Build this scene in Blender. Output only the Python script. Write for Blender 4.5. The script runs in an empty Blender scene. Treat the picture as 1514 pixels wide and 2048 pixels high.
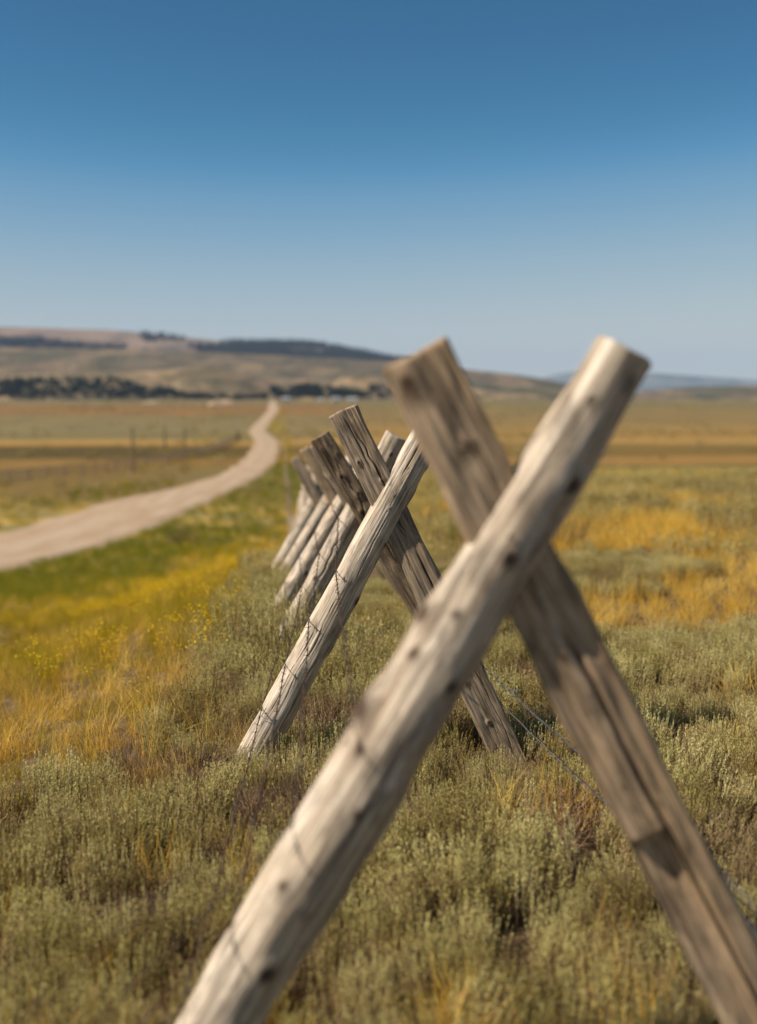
import bpy, math, random
import numpy as np
from mathutils import Vector, Matrix

S = bpy.context.scene
COL = S.collection
rad = math.radians

# ------------------------------------------------------------------ camera
F = 2232.0            # focal length in pixels of the 1514 x 2048 picture
EYE = 1.64
TILT = math.atan(229 / F)
cam = bpy.data.cameras.new('camera')
camo = bpy.data.objects.new('camera', cam)
COL.objects.link(camo)
camo.location = (0, 0, EYE)
camo.rotation_euler = (math.pi / 2 - TILT, 0, 0)
cam.sensor_fit = 'VERTICAL'
cam.lens = 50
cam.sensor_height = 50 * 2048 / F
cam.clip_start = 0.05
cam.clip_end = 30000
cam.dof.use_dof = True
cam.dof.focus_distance = 5.22
cam.dof.aperture_fstop = 1.42
cam.dof.aperture_blades = 0
S.camera = camo

# ------------------------------------------------------------------ light
SUN = Vector((-0.70, -0.19, 0.68)).normalized()
EL = math.asin(SUN.z)
AZ = math.atan2(SUN.x, SUN.y)
w = bpy.data.worlds.new('World')
S.world = w
w.use_nodes = True
nt = w.node_tree
sky = nt.nodes.new('ShaderNodeTexSky')
sky.sky_type = 'NISHITA'
sky.sun_disc = False
sky.sun_elevation = EL
sky.sun_rotation = AZ % (2 * math.pi)
sky.altitude = 1900
sky.air_density = 1.0
sky.dust_density = 0.5
sky.ozone_density = 1.0
# one tone curve for the whole sky: the photograph's deep polarised blue
EXPO = 0.50
BG = 0.10
sc0 = nt.nodes.new('ShaderNodeVectorMath'); sc0.operation = 'SCALE'; sc0.inputs['Scale'].default_value = 0.07
nt.links.new(sky.outputs[0], sc0.inputs[0])
crv = nt.nodes.new('ShaderNodeRGBCurve')
for ch, pts in enumerate(([(0, 0), (0.06, 0.024), (0.097, 0.036), (0.125, 0.058), (0.165, 0.17), (0.25, 0.37), (0.381, 0.53), (0.485, 0.56), (1, 0.75)],
                          [(0, 0), (0.156, 0.145), (0.198, 0.212), (0.258, 0.352), (0.358, 0.49), (0.462, 0.57), (0.497, 0.58), (1, 0.76)],
                          [(0, 0), (0.2, 0.17), (0.266, 0.30), (0.319, 0.392), (0.376, 0.515), (0.44, 0.55), (0.55, 0.58), (1, 0.75)])):
    c_ = crv.mapping.curves[ch]
    c_.points[0].location = pts[0]; c_.points[1].location = pts[-1]
    for p_ in pts[1:-1]: c_.points.new(*p_)
crv.mapping.update()
nt.links.new(sc0.outputs[0], crv.inputs['Color'])
sc1 = nt.nodes.new('ShaderNodeVectorMath'); sc1.operation = 'SCALE'; sc1.inputs['Scale'].default_value = 1 / (BG * 2 ** EXPO)
nt.links.new(crv.outputs[0], sc1.inputs[0])
nt.links.new(sc1.outputs[0], nt.nodes['Background'].inputs[0])
nt.nodes['Background'].inputs[1].default_value = BG
sl = bpy.data.lights.new('sun', 'SUN')
sl.energy = 5.0
sl.angle = rad(0.5)
sl.color = (1.0, 0.90, 0.75)
so = bpy.data.objects.new('sun', sl)
COL.objects.link(so)
so.location = (-30, -15, 40)
so.rotation_euler = SUN.to_track_quat('Z', 'Y').to_euler()
S.view_settings.view_transform = 'Standard'
S.view_settings.look = 'None'
S.view_settings.exposure = EXPO
S.view_settings.gamma = 1.0
S.render.engine = 'CYCLES'
S.cycles.max_bounces = 6
S.cycles.diffuse_bounces = 3
S.cycles.transmission_bounces = 3
S.cycles.transparent_max_bounces = 4
S.cycles.volume_bounces = 0
S.cycles.use_denoising = True

# ------------------------------------------------------------------ helpers
def at(px, py, D):
    """world point seen at pixel (px,py) of the 1514x2048 picture at forward distance D"""
    a = (px - 757) / F
    b = -(py - 1024) / F
    ct, st = math.cos(TILT), math.sin(TILT)
    y = ct + b * st
    z = -st + b * ct
    k = D / y
    return Vector((a * k, D, EYE + z * k))

def link_mesh(name, me, mats=(), parent=None):
    for m in mats:
        me.materials.append(m)
    o = bpy.data.objects.new(name, me)
    COL.objects.link(o)
    if parent:
        o.parent = parent
    return o

def mesh_np(name, v, f, smooth=False, fmat=None):
    """v (N,3) array, f (M,3) or (M,4) array"""
    me = bpy.data.meshes.new(name)
    v = np.asarray(v, dtype=np.float32)
    f = np.asarray(f, dtype=np.int32)
    n, k = f.shape
    me.vertices.add(len(v))
    me.vertices.foreach_set('co', v.ravel())
    me.loops.add(n * k)
    me.loops.foreach_set('vertex_index', f.ravel())
    me.polygons.add(n)
    me.polygons.foreach_set('loop_start', np.arange(0, n * k, k, dtype=np.int32))
    me.polygons.foreach_set('loop_total', np.full(n, k, dtype=np.int32))
    if fmat is not None:
        me.polygons.foreach_set('material_index', np.asarray(fmat, dtype=np.int32))
    me.update(calc_edges=True)
    me.validate()
    if smooth:
        me.shade_smooth()
    return me

def tag(o, label=None, cat=None, group=None, kind=None):
    if label: o['label'] = label
    if cat: o['category'] = cat
    if group: o['group'] = group
    if kind: o['kind'] = kind
    return o

def empty(name, loc=(0, 0, 0)):
    o = bpy.data.objects.new(name, None)
    COL.objects.link(o)
    o.location = loc
    o.empty_display_size = 0.1
    return o

_ng = {}
def vnoise(u, v, seed, wrap_u=0):
    """smooth value noise in about -1..1"""
    key = (seed, wrap_u)
    if key not in _ng:
        _ng[key] = np.random.RandomState(seed).uniform(-1, 1, (256, 256))
    G = _ng[key]
    nu = wrap_u if wrap_u else 256
    ui = np.floor(u).astype(int); vi = np.floor(v).astype(int)
    fu = u - ui; fv = v - vi
    fu = fu * fu * (3 - 2 * fu); fv = fv * fv * (3 - 2 * fv)
    a = G[ui % nu, vi % 256]; b = G[(ui + 1) % nu, vi % 256]
    c = G[ui % nu, (vi + 1) % 256]; d = G[(ui + 1) % nu, (vi + 1) % 256]
    return (a * (1 - fu) + b * fu) * (1 - fv) + (c * (1 - fu) + d * fu) * fv

def fbm(x, y, s, seed, n=4):
    r = 0; a = 1; t = 0
    for i in range(n):
        r = r + a * vnoise(x / s + 17.3 * i, y / s + 5.7 * i, seed + i)
        t += a; a *= 0.5; s *= 0.5
    return r / t

def sstep(e0, e1, x):
    t = np.clip((x - e0) / (e1 - e0), 0, 1)
    return t * t * (3 - 2 * t)

# ------------------------------------------------------------------ node helpers
class NT:
    def __init__(self, name, disp=False):
        self.m = bpy.data.materials.new(name)
        self.m.use_nodes = True
        self.t = self.m.node_tree
        self.b = self.t.nodes['Principled BSDF']
        self.out = self.t.nodes['Material Output']
        self.b.inputs['Roughness'].default_value = 0.85
        self.b.inputs['Specular IOR Level'].default_value = 0.25
    def n(self, typ, **kw):
        nd = self.t.nodes.new(typ)
        for k, v in kw.items():
            if k in nd.inputs:
                s = nd.inputs[k]
                if isinstance(v, bpy.types.NodeSocket): self.t.links.new(v, s)
                else: s.default_value = v
            else:
                setattr(nd, k, v)
        return nd
    def lk(self, a, b):
        self.t.links.new(a, b)
    def pos(self, mode='Object', scale=(1, 1, 1), rnd=False):
        if mode == 'World':
            src = self.n('ShaderNodeNewGeometry').outputs['Position']
        else:
            src = self.n('ShaderNodeTexCoord').outputs['Object']
        if rnd:
            r = self.n('ShaderNodeObjectInfo').outputs['Random']
            a = self.n('ShaderNodeVectorMath', operation='SCALE')
            a.inputs[0].default_value = (37, 19, 53)
            self.lk(r, a.inputs['Scale'])
            s = self.n('ShaderNodeVectorMath', operation='ADD')
            self.lk(src, s.inputs[0]); self.lk(a.outputs[0], s.inputs[1])
            src = s.outputs[0]
        m = self.n('ShaderNodeVectorMath', operation='MULTIPLY')
        self.lk(src, m.inputs[0])
        m.inputs[1].default_value = scale
        return m.outputs[0]
    def noise(self, vec, scale=1, detail=4, rough=0.55, dist=0.0):
        nd = self.n('ShaderNodeTexNoise', Scale=scale, Detail=detail, Roughness=rough, Distortion=dist)
        self.lk(vec, nd.inputs['Vector'])
        return nd.outputs['Fac']
    def ramp(self, fac, stops, interp='LINEAR'):
        nd = self.n('ShaderNodeValToRGB')
        cr = nd.color_ramp
        cr.interpolation = interp
        while len(cr.elements) > 1: cr.elements.remove(cr.elements[-1])
        cr.elements[0].position = stops[0][0]
        cr.elements[0].color = self.c4(stops[0][1])
        for p, c in stops[1:]:
            e = cr.elements.new(p); e.color = self.c4(c)
        self.lk(fac, nd.inputs['Fac'])
        return nd.outputs['Color']
    @staticmethod
    def c4(c):
        if isinstance(c, (int, float)): return (c, c, c, 1)
        return (c[0], c[1], c[2], 1)
    def mix(self, fac, a, b, blend='MIX'):
        nd = self.n('ShaderNodeMix', data_type='RGBA', blend_type=blend)
        if isinstance(fac, (int, float)): nd.inputs[0].default_value = fac
        else: self.lk(fac, nd.inputs[0])
        for s, v in ((nd.inputs[6], a), (nd.inputs[7], b)):
            if isinstance(v, bpy.types.NodeSocket): self.lk(v, s)
            else: s.default_value = self.c4(v)
        return nd.outputs[2]
    def math(self, op, a, b=None, clamp=False):
        nd = self.n('ShaderNodeMath', operation=op, use_clamp=clamp)
        for i, v in enumerate((a, b)):
            if v is None: continue
            if isinstance(v, bpy.types.NodeSocket): self.lk(v, nd.inputs[i])
            else: nd.inputs[i].default_value = v
        return nd.outputs[0]
    def color(self, c):
        if isinstance(c, bpy.types.NodeSocket): self.lk(c, self.b.inputs['Base Color'])
        else: self.b.inputs['Base Color'].default_value = self.c4(c)
    def bump(self, h, strength=0.4, dist=0.002):
        nd = self.n('ShaderNodeBump', Strength=strength, Distance=dist)
        self.lk(h, nd.inputs['Height'])
        self.lk(nd.outputs[0], self.b.inputs['Normal'])

def wood_mat(name, light, mid, dark, warm, rough_amt=1.0):
    """weathered grey wood, grain along local Z"""
    t = NT(name)
    fine = t.noise(t.pos(scale=(190, 190, 5), rnd=True), 1, 5, 0.65, 0.6)
    med = t.noise(t.pos(scale=(42, 42, 1.6), rnd=True), 1, 4, 0.55, 0.8)
    big = t.noise(t.pos(scale=(7, 7, 2.2), rnd=True), 1, 3, 0.5, 0.3)
    blot = t.noise(t.pos(scale=(16, 16, 6), rnd=True), 1, 4, 0.6, 0.5)
    c = t.ramp(med, [(0.30, dark), (0.46, mid), (0.66, light)])
    c = t.mix(t.math('MULTIPLY', t.ramp(big, [(0.45, 0), (0.68, 1)]), 0.55), c, warm)
    g = t.ramp(fine, [(0.36, 0.35), (0.50, 0.92), (0.7, 1.15)])
    c = t.mix(0.8, c, g, 'MULTIPLY')
    c = t.mix(0.8, c, t.ramp(blot, [(0.34, 0.45), (0.52, 1.0)]), 'MULTIPLY')
    # drying cracks: thin lines that follow the grain
    cr = t.noise(t.pos(scale=(60, 60, 0.9), rnd=True), 1, 2, 0.4, 1.2)
    line = t.math('ABSOLUTE', t.math('SUBTRACT', cr, 0.5))
    gate = t.ramp(t.noise(t.pos(scale=(14, 14, 3), rnd=True), 1, 1, 0.5), [(0.5, 0), (0.56, 1)])
    crack = t.math('MULTIPLY', t.ramp(line, [(0.004, 1), (0.016, 0)]), gate)
    c = t.mix(t.math('MULTIPLY', crack, 0.8), c, (0.035, 0.025, 0.02))
    at_ = t.n('ShaderNodeAttribute', attribute_name='knot')
    c = t.mix(at_.outputs['Fac'], c, (0.06, 0.035, 0.022))
    c = t.mix(0.9, c, t.mix(t.n('ShaderNodeObjectInfo').outputs['Random'], (0.9, 0.88, 0.86), (1.06, 1.04, 1.02)), 'MULTIPLY')
    t.color(c)
    h = t.math('SUBTRACT', t.math('ADD', t.math('MULTIPLY', fine, 0.7), t.math('MULTIPLY', med, 0.8)), t.math('MULTIPLY', crack, 0.9))
    t.bump(h, 0.75 * rough_amt, 0.004)
    t.b.inputs['Roughness'].default_value = 0.8
    return t.m

M = {}
M['log'] = wood_mat('weathered_log_wood', (0.82, 0.715, 0.60), (0.53, 0.44, 0.345), (0.25, 0.19, 0.135), (0.45, 0.335, 0.225))
M['slab'] = wood_mat('weathered_split_wood', (0.46, 0.365, 0.27), (0.36, 0.275, 0.195), (0.19, 0.135, 0.09), (0.40, 0.28, 0.17), 1.4)
M['slab_warm'] = wood_mat('weathered_split_wood_warm', (0.50, 0.375, 0.255), (0.42, 0.30, 0.195), (0.22, 0.15, 0.095), (0.46, 0.305, 0.165), 1.2)
M['slab_dark'] = wood_mat('weathered_split_wood_dark', (0.32, 0.24, 0.165), (0.22, 0.155, 0.10), (0.09, 0.06, 0.038), (0.28, 0.18, 0.10), 1.8)
M['slab_red'] = wood_mat('weathered_reddish_wood', (0.46, 0.26, 0.16), (0.36, 0.2, 0.12), (0.2, 0.11, 0.07), (0.4, 0.2, 0.11))

t = NT('galvanised_wire'); t.color((0.16, 0.165, 0.18)); t.b.inputs['Metallic'].default_value = 0.6; t.b.inputs['Roughness'].default_value = 0.55
M['wire'] = t.m
t = NT('rusty_wire')
c = t.ramp(t.noise(t.pos('World'), 9, 3), [(0.4, (0.06, 0.055, 0.055)), (0.55, (0.085, 0.04, 0.028))])
t.color(c); t.b.inputs['Metallic'].default_value = 0.2; t.b.inputs['Roughness'].default_value = 0.8
M['rust'] = t.m

def leaf_mat(name, stops, trans=0.25, rnd_scale=1.0, rough=0.7):
    t = NT(name)
    r = t.n('ShaderNodeObjectInfo').outputs['Random']
    n = t.noise(t.pos('World'), 2.3, 2, 0.6)
    n2 = t.noise(t.pos('World'), 60, 1, 0.5)
    f = t.math('ADD', t.math('ADD', t.math('MULTIPLY', r, 0.35 * rnd_scale), t.math('MULTIPLY', n, 0.5)), t.math('MULTIPLY', n2, 0.35))
    c = t.ramp(f, stops)
    t.color(c)
    t.b.inputs['Roughness'].default_value = rough
    t.b.inputs['Specular IOR Level'].default_value = 0.15
    tr = t.n('ShaderNodeBsdfTranslucent')
    t.lk(c, tr.inputs['Color'])
    mx = t.n('ShaderNodeMixShader')
    mx.inputs[0].default_value = trans
    t.lk(t.b.outputs[0], mx.inputs[1]); t.lk(tr.outputs[0], mx.inputs[2])
    t.lk(mx.outputs[0], t.out.inputs['Surface'])
    return t.m

M['sage'] = leaf_mat('sagebrush_leaf', [(0.25, (0.27, 0.20, 0.055)), (0.55, (0.46, 0.375, 0.13)), (0.85, (0.64, 0.54, 0.24))], 0.3)
M['sage_dull'] = leaf_mat('dull_sagebrush_leaf', [(0.25, (0.22, 0.165, 0.06)), (0.55, (0.34, 0.27, 0.10)), (0.85, (0.46, 0.37, 0.17))], 0.25)
M['sage_pale'] = leaf_mat('pale_sagebrush_leaf', [(0.25, (0.40, 0.345, 0.11)), (0.55, (0.62, 0.55, 0.22)), (0.85, (0.76, 0.70, 0.35))], 0.3)
M['twig'] = leaf_mat('grey_brown_twig', [(0.3, (0.13, 0.075, 0.042)), (0.6, (0.26, 0.165, 0.10)), (0.85, (0.38, 0.26, 0.17))], 0.0)
M['straw'] = leaf_mat('golden_dry_grass', [(0.25, (0.40, 0.215, 0.02)), (0.5, (0.66, 0.40, 0.055)), (0.85, (0.80, 0.56, 0.15))], 0.35)
M['grass'] = leaf_mat('green_grass_blade', [(0.25, (0.10, 0.11, 0.006)), (0.55, (0.18, 0.185, 0.010)), (0.85, (0.29, 0.27, 0.02))], 0.35)
M['olive'] = leaf_mat('olive_grass_blade', [(0.25, (0.22, 0.15, 0.008)), (0.55, (0.36, 0.26, 0.014)), (0.85, (0.50, 0.37, 0.04))], 0.35)
M['flower'] = leaf_mat('yellow_flower', [(0.25, (0.52, 0.33, 0.004)), (0.85, (0.70, 0.47, 0.01))], 0.3)
M['tree_leaf'] = leaf_mat('dark_tree_foliage', [(0.25, (0.012, 0.016, 0.008)), (0.6, (0.022, 0.028, 0.012)), (0.85, (0.036, 0.044, 0.02))], 0.15)
M['bush_leaf'] = leaf_mat('dark_green_bush_leaf', [(0.25, (0.07, 0.075, 0.02)), (0.6, (0.12, 0.12, 0.03)), (0.85, (0.18, 0.17, 0.05))], 0.25)
M['bark'] = leaf_mat('tree_bark', [(0.3, (0.07, 0.055, 0.04)), (0.8, (0.15, 0.12, 0.09))], 0.0)

# ------------------------------------------------------------------ terrain function
GF = [(-200, -1.9), (-20, -1.7), (0, -1.62), (6, -1.65), (8, -1.69), (10, -1.86), (12.5, -2.1), (15, -2.4), (20, -3.05), (30, -4.7), (45, -6.8), (65, -8.6), (80, -8.8)]
GL = [(-200, -7), (-20, -2.6), (0, -1.8), (5, -2.0), (10, -2.75), (15, -3.45), (20, -4.15), (30, -5.6), (45, -7.4), (65, -8.65), (80, -8.8)]
GR = [(-200, -2), (-20, -1.7), (0, -1.62), (6, -1.68), (10, -1.85), (20, -2.2), (30, -2.5), (44, -3.05), (60, -4.6), (80, -7.1), (105, -8.7), (112, -8.9)]
GC = [(100, -8.9), (280, -9.35), (360, -10.0), (430, -8.4), (500, -5.7), (560, -4.4), (700, -4), (1000, -4), (12000, -4)]
def prof(P, y):
    a = np.array(P)
    return np.interp(y, a[:, 0], a[:, 1])
def smooth_prof(P, y):
    w_ = 0.06 * np.abs(y) + 1.0
    return (prof(P, y - w_) + 2 * prof(P, y) + prof(P, y + w_)) / 4
def fence_x(y):
    return 0.50 - 0.087 * y
RC = [(-200, -27), (-60, -23), (0, -20.4), (40, -19), (60, -18.6), (80, -17.7), (93, -17.1), (110, -16.4), (127, -16.0), (150, -16.6), (172, -17.9), (196, -19.8), (230, -22.9), (262, -26.9), (280, -29.5), (320, -34.8), (360, -38.7), (400, -41.2), (430, -43.3), (500, -46.6), (560, -52.4), (700, -66), (1000, -94), (1500, -140)]
def road_x(y):
    w_ = 0.05 * np.abs(y) + 4
    return (prof(RC, y - w_) + 2 * prof(RC, y) + prof(RC, y + w_)) / 4
def road_left(y):   # half width of the road on its far side: it widens where it comes near
    return np.interp(y, [-60, 80, 95, 104, 114, 126], [5.6, 6.2, 6.1, 5.0, 3.6, 2.5])
def ground(x, y):
    x = np.asarray(x, float); y = np.asarray(y, float)
    u = x - fence_x(y)
    gl, gf, gr = (smooth_prof(P + GC, y) for P in (GL, GF, GR))
    a = sstep(0.5, 4.4, -u)
    b = sstep(0.2, 2.2 + 0.045 * np.clip(y, 0, 100), u)
    g = np.where(u < 0, gf * (1 - a) + gl * a, gf * (1 - b) + gr * b)
    near = 1 - sstep(60, 400, y)
    rd = sstep(2.6, 5.0, np.abs(x - road_x(y))) * sstep(6.5, 8.5, np.abs(x - road_x(y) + 0.0)) ** (x < road_x(y))
    g = g + near * rd * (0.05 * fbm(x, y, 1.6, 11, 3) + 0.14 * fbm(x, y, 9.0, 21, 2))
    return g + EYE
def gz(x, y):
    return float(ground(np.array([x]), np.array([y]))[0])

# sheet
ys = [-60.0]
while ys[-1] < 12000:
    y = ys[-1]
    ys.append(y + (1.5 if y < -6 else 0.2 if y < 16 else 0.0125 * y))
ys = np.array(ys)
s_ = np.linspace(-1, 1, 321)
s_ = 0.45 * s_ + 0.55 * s_ ** 3
Yg, Sg = np.meshgrid(ys, s_, indexing='ij')
Xg = Sg * (42 + 1.0 * np.maximum(Yg, 0)) + np.where(Yg < 2000, -0.0, 0)
Zg = ground(Xg, Yg)
ny, nx = Yg.shape
idx = np.arange(ny * nx).reshape(ny, nx)
q = np.stack([idx[:-1, :-1], idx[:-1, 1:], idx[1:, 1:], idx[1:, :-1]], -1).reshape(-1, 4)
me = mesh_np('ground', np.stack([Xg, Yg, Zg], -1).reshape(-1, 3), q, smooth=True)

# ground material: dry soil near the fence, bands of dry grass, sage and hay meadow beyond
t = NT('prairie_ground')
P = t.pos('World')
sep = t.n('ShaderNodeSeparateXYZ'); t.lk(P, sep.inputs[0])
X, Yw = sep.outputs[0], sep.outputs[1]
n_big = t.noise(t.pos('World', (0.012, 0.05, 0.0)), 1, 4, 0.6)
n_mid = t.noise(t.pos('World', (0.35, 0.6, 0.0)), 1, 5, 0.6)
n_fine = t.noise(t.pos('World', (7, 7, 7)), 1, 4, 0.65)
soil = t.ramp(n_fine, [(0.3, (0.06, 0.036, 0.018)), (0.55, (0.12, 0.078, 0.038)), (0.75, (0.21, 0.15, 0.075))])
sagec = t.ramp(n_mid, [(0.3, (0.14, 0.11, 0.035)), (0.5, (0.21, 0.17, 0.06)), (0.7, (0.28, 0.22, 0.09))])
goldc = t.ramp(n_mid, [(0.3, (0.26, 0.15, 0.03)), (0.5, (0.38, 0.24, 0.05)), (0.7, (0.46, 0.33, 0.10))])
# distance field along the view of the plain, broken by low noise, coloured in bands
yy = t.math('ADD', Yw, t.math('MULTIPLY', t.math('SUBTRACT', n_big, 0.5), 26))
mr = t.n('ShaderNodeMapRange'); mr.inputs['From Min'].default_value = 0; mr.inputs['From Max'].default_value = 800
t.lk(yy, mr.inputs['Value'])
B = lambda y: y / 800
bandsL = t.ramp(mr.outputs[0], [
    (B(90), (0.150, 0.096, 0.021)), (B(128), (0.150, 0.096, 0.026)), (B(142), (0.163, 0.102, 0.023)), (B(152), (0.211, 0.118, 0.026)), (B(160), (0.184, 0.102, 0.018)), (B(168), (0.082, 0.054, 0.006)),
    (B(196), (0.075, 0.051, 0.006)), (B(206), (0.102, 0.054, 0.008)), (B(216), (0.258, 0.141, 0.023)), (B(226), (0.299, 0.182, 0.047)), (B(244), (0.245, 0.163, 0.047)),
    (B(262), (0.150, 0.112, 0.039)), (B(330), (0.180, 0.138, 0.055)), (B(450), (0.170, 0.125, 0.049)), (B(480), (0.204, 0.106, 0.031)), (B(600), (0.184, 0.115, 0.039)), (B(780), (0.170, 0.128, 0.052))])
bandsR = t.ramp(mr.outputs[0], [
    (B(90), (0.204, 0.134, 0.031)), (B(135), (0.184, 0.160, 0.062)), (B(148), (0.129, 0.090, 0.016)), (B(158), (0.245, 0.134, 0.031)), (B(172), (0.231, 0.128, 0.026)), (B(182), (0.116, 0.077, 0.013)),
    (B(196), (0.163, 0.096, 0.016)), (B(212), (0.150, 0.090, 0.016)), (B(230), (0.286, 0.173, 0.044)), (B(258), (0.272, 0.160, 0.036)), (B(290), (0.211, 0.122, 0.023)), (B(330), (0.258, 0.154, 0.036)),
    (B(420), (0.190, 0.125, 0.042)), (B(480), (0.184, 0.128, 0.044)), (B(620), (0.156, 0.122, 0.047))])
lr = t.n('ShaderNodeMapRange', interpolation_type='SMOOTHSTEP')
t.lk(X, lr.inputs['Value']); lr.inputs['From Min'].default_value = -30; lr.inputs['From Max'].default_value = 0
bands = t.mix(lr.outputs[0], bandsL, bandsR)
bands = t.mix(0.6, bands, t.ramp(t.noise(t.pos('World', (0.045, 0.028, 0)), 1, 5, 0.65), [(0.32, (0.62, 0.68, 0.7)), (0.5, (1.0, 1.0, 1.0)), (0.68, (1.3, 1.2, 1.05))]), 'MULTIPLY')
bands = t.mix(0.7, bands, t.ramp(n_mid, [(0.3, 0.75), (0.7, 1.2)]), 'MULTIPLY')
patch = t.ramp(t.noise(t.pos('World', (0.16, 0.22, 0)), 1, 4, 0.6), [(0.46, 0), (0.58, 1)])
mixc = t.mix(patch, sagec, goldc)
def band(v, a, b):
    m = t.n('ShaderNodeMapRange', interpolation_type='SMOOTHSTEP')
    t.lk(v, m.inputs['Value']); m.inputs['From Min'].default_value = a; m.inputs['From Max'].default_value = b
    return m.outputs[0]
nearc = t.mix(band(Yw, 14, 30), soil, mixc)
full = t.mix(band(Yw, 80, 105), nearc, bands)
t.color(full)
t.b.inputs['Roughness'].default_value = 0.95
t.bump(n_fine, 0.6, 0.03)
g = link_mesh('ground', me, [t.m]); g['kind'] = 'structure'

# road
ry = np.concatenate([np.arange(-58, 100, 1.0), np.arange(100, 300, 1.5), np.arange(300, 1500, 4.0)])
cx = road_x(ry)
dx = np.gradient(cx, ry)
offs = np.array([-2.75, -2.4, -1.6, -0.8, 0, 0.8, 1.6, 2.4, 2.75])
crown = np.array([-0.12, 0.03, 0.07, 0.07, 0.09, 0.07, 0.07, 0.03, -0.12])
nrm = np.sqrt(1 + dx ** 2)
wob = 0.40 * vnoise(ry / 5, ry * 0, 91) ; wob2 = 0.40 * vnoise(ry / 4, ry * 0 + 7.3, 92)
RX = []; RY = []; RZ = []
for i, (o_, c_) in enumerate(zip(offs, crown)):
    oo = (o_ if o_ >= 0 else o_ * road_left(ry) / 2.5) + (wob if i < 2 else wob2 if i > 6 else 0)
    x_ = cx + oo / nrm; y_ = ry - oo * dx / nrm
    RX.append(x_); RY.append(y_); RZ.append(ground(x_, y_) + c_)
v = np.stack([np.array(RX).T, np.array(RY).T, np.array(RZ).T], -1)
n1, n2 = v.shape[:2]
idx = np.arange(n1 * n2).reshape(n1, n2)
q = np.stack([idx[:-1, :-1], idx[:-1, 1:], idx[1:, 1:], idx[1:, :-1]], -1).reshape(-1, 4)
t = NT('gravel_road')
c = t.ramp(t.noise(t.pos('World', (1.3, 0.12, 0)), 1, 4, 0.6), [(0.3, (0.36, 0.245, 0.15)), (0.55, (0.44, 0.325, 0.225)), (0.75, (0.49, 0.375, 0.275))])
gn_ = t.noise(t.pos('World'), 28, 4, 0.7)
c = t.mix(0.7, c, t.ramp(gn_, [(0.3, 0.7), (0.7, 1.15)]), 'MULTIPLY')
t.color(c); t.bump(gn_, 0.5, 0.02); t.b.inputs['Roughness'].default_value = 0.95
rme = mesh_np('gravel_road', v.reshape(-1, 3), q, smooth=True)
a_ = rme.attributes.new('across', 'FLOAT', 'POINT')
a_.data.foreach_set('value', np.tile(offs, n1).astype(np.float32))
ac = t.n('ShaderNodeAttribute', attribute_name='across').outputs['Fac']
ac = t.math('ADD', ac, t.math('MULTIPLY', t.math('SUBTRACT', t.noise(t.pos('World', (0.25, 0.1, 0)), 1, 3), 0.5), 1.0))
aa = t.math('ABSOLUTE', t.math('SUBTRACT', t.math('ABSOLUTE', ac), 0.95))
c = t.mix(t.ramp(aa, [(0.2, 0), (0.9, 0.35)]), c, t.mix(1.0, c, (0.74, 0.66, 0.56), 'MULTIPLY'))
t.color(c)
r = link_mesh('gravel_road', rme, [t.m]); r['kind'] = 'structure'

# ------------------------------------------------------------------ hills
def sil(points, D):
    p = np.array(points, float)
    wx = (p[:, 0] - 757) / F * D
    wz = (795 - p[:, 1]) / F * D + EYE
    return lambda x: np.interp(x, wx, wz)
def hill_mesh(name, D0, D1, D2, silf, rough, seed, mat, halfw=1.0, nxx=260, nyy=60, gully=0.0):
    Ys = np.linspace(D0, D2, nyy)
    Xs = np.linspace(-halfw, halfw, nxx)
    Yh, Xh = np.meshgrid(Ys, Xs * D1, indexing='ij')
    top = silf(Xh)
    r = np.where(Yh < D1, (Yh - D0) / (D1 - D0), 1 - 0.6 * (Yh - D1) / (D2 - D1))
    r = np.clip(r, 0, 1)
    rr = r ** 0.85
    base = -8.0
    n = fbm(Xh, Yh, rough[0], seed, 5)
    gl_ = -np.abs(fbm(Xh, Yh * 0.35, rough[0] * 0.5, seed + 9, 3)) * gully
    edge = np.sin(np.pi * np.clip(r, 0, 1)) ** 0.7
    Zh = base + (top - base) * rr + (n * rough[1] + gl_ * 3) * edge + n * rough[1] * 0.06
    n1, n2 = Zh.shape
    idx = np.arange(n1 * n2).reshape(n1, n2)
    q = np.stack([idx[:-1, :-1], idx[:-1, 1:], idx[1:, 1:], idx[1:, :-1]], -1).reshape(-1, 4)
    o = link_mesh(name, mesh_np(name, np.stack([Xh, Yh, Zh], -1).reshape(-1, 3), q, smooth=True), [mat])
    o['kind'] = 'structure'
    return Xh, Yh, Zh
def hill_mat(name, stops, s, warp=0.8):
    t = NT(name)
    a = t.noise(t.pos('World', (s, s * 0.6, s * 2.5)), 1, 6, 0.62, warp)
    c = t.ramp(a, stops)
    b = t.noise(t.pos('World', (s * 9, s * 9, s * 9)), 1, 3, 0.6)
    c = t.mix(0.6, c, t.ramp(b, [(0.3, 0.7), (0.7, 1.2)]), 'MULTIPLY')
    d_ = t.noise(t.pos('World', (s * 3.2, s * 1.2, s * 6)), 1, 4, 0.6, 1.0)
    c = t.mix(0.9, c, t.ramp(d_, [(0.36, (0.5, 0.56, 0.55)), (0.5, (1, 1, 1)), (0.66, (1.35, 1.25, 1.15))]), 'MULTIPLY')
    t.color(c)
    t.b.inputs['Roughness'].default_value = 1.0
    return t.m
mh1 = hill_mat('sage_and_clay_hillside', [(0.36, (0.069, 0.064, 0.029)), (0.46, (0.102, 0.080, 0.041)), (0.53, (0.132, 0.096, 0.055)), (0.64, (0.198, 0.138, 0.078))], 0.006)
mh2 = hill_mat('badland_slope', [(0.36, (0.082, 0.069, 0.030)), (0.46, (0.136, 0.099, 0.051)), (0.55, (0.204, 0.145, 0.078)), (0.66, (0.299, 0.211, 0.120))], 0.010)
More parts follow.
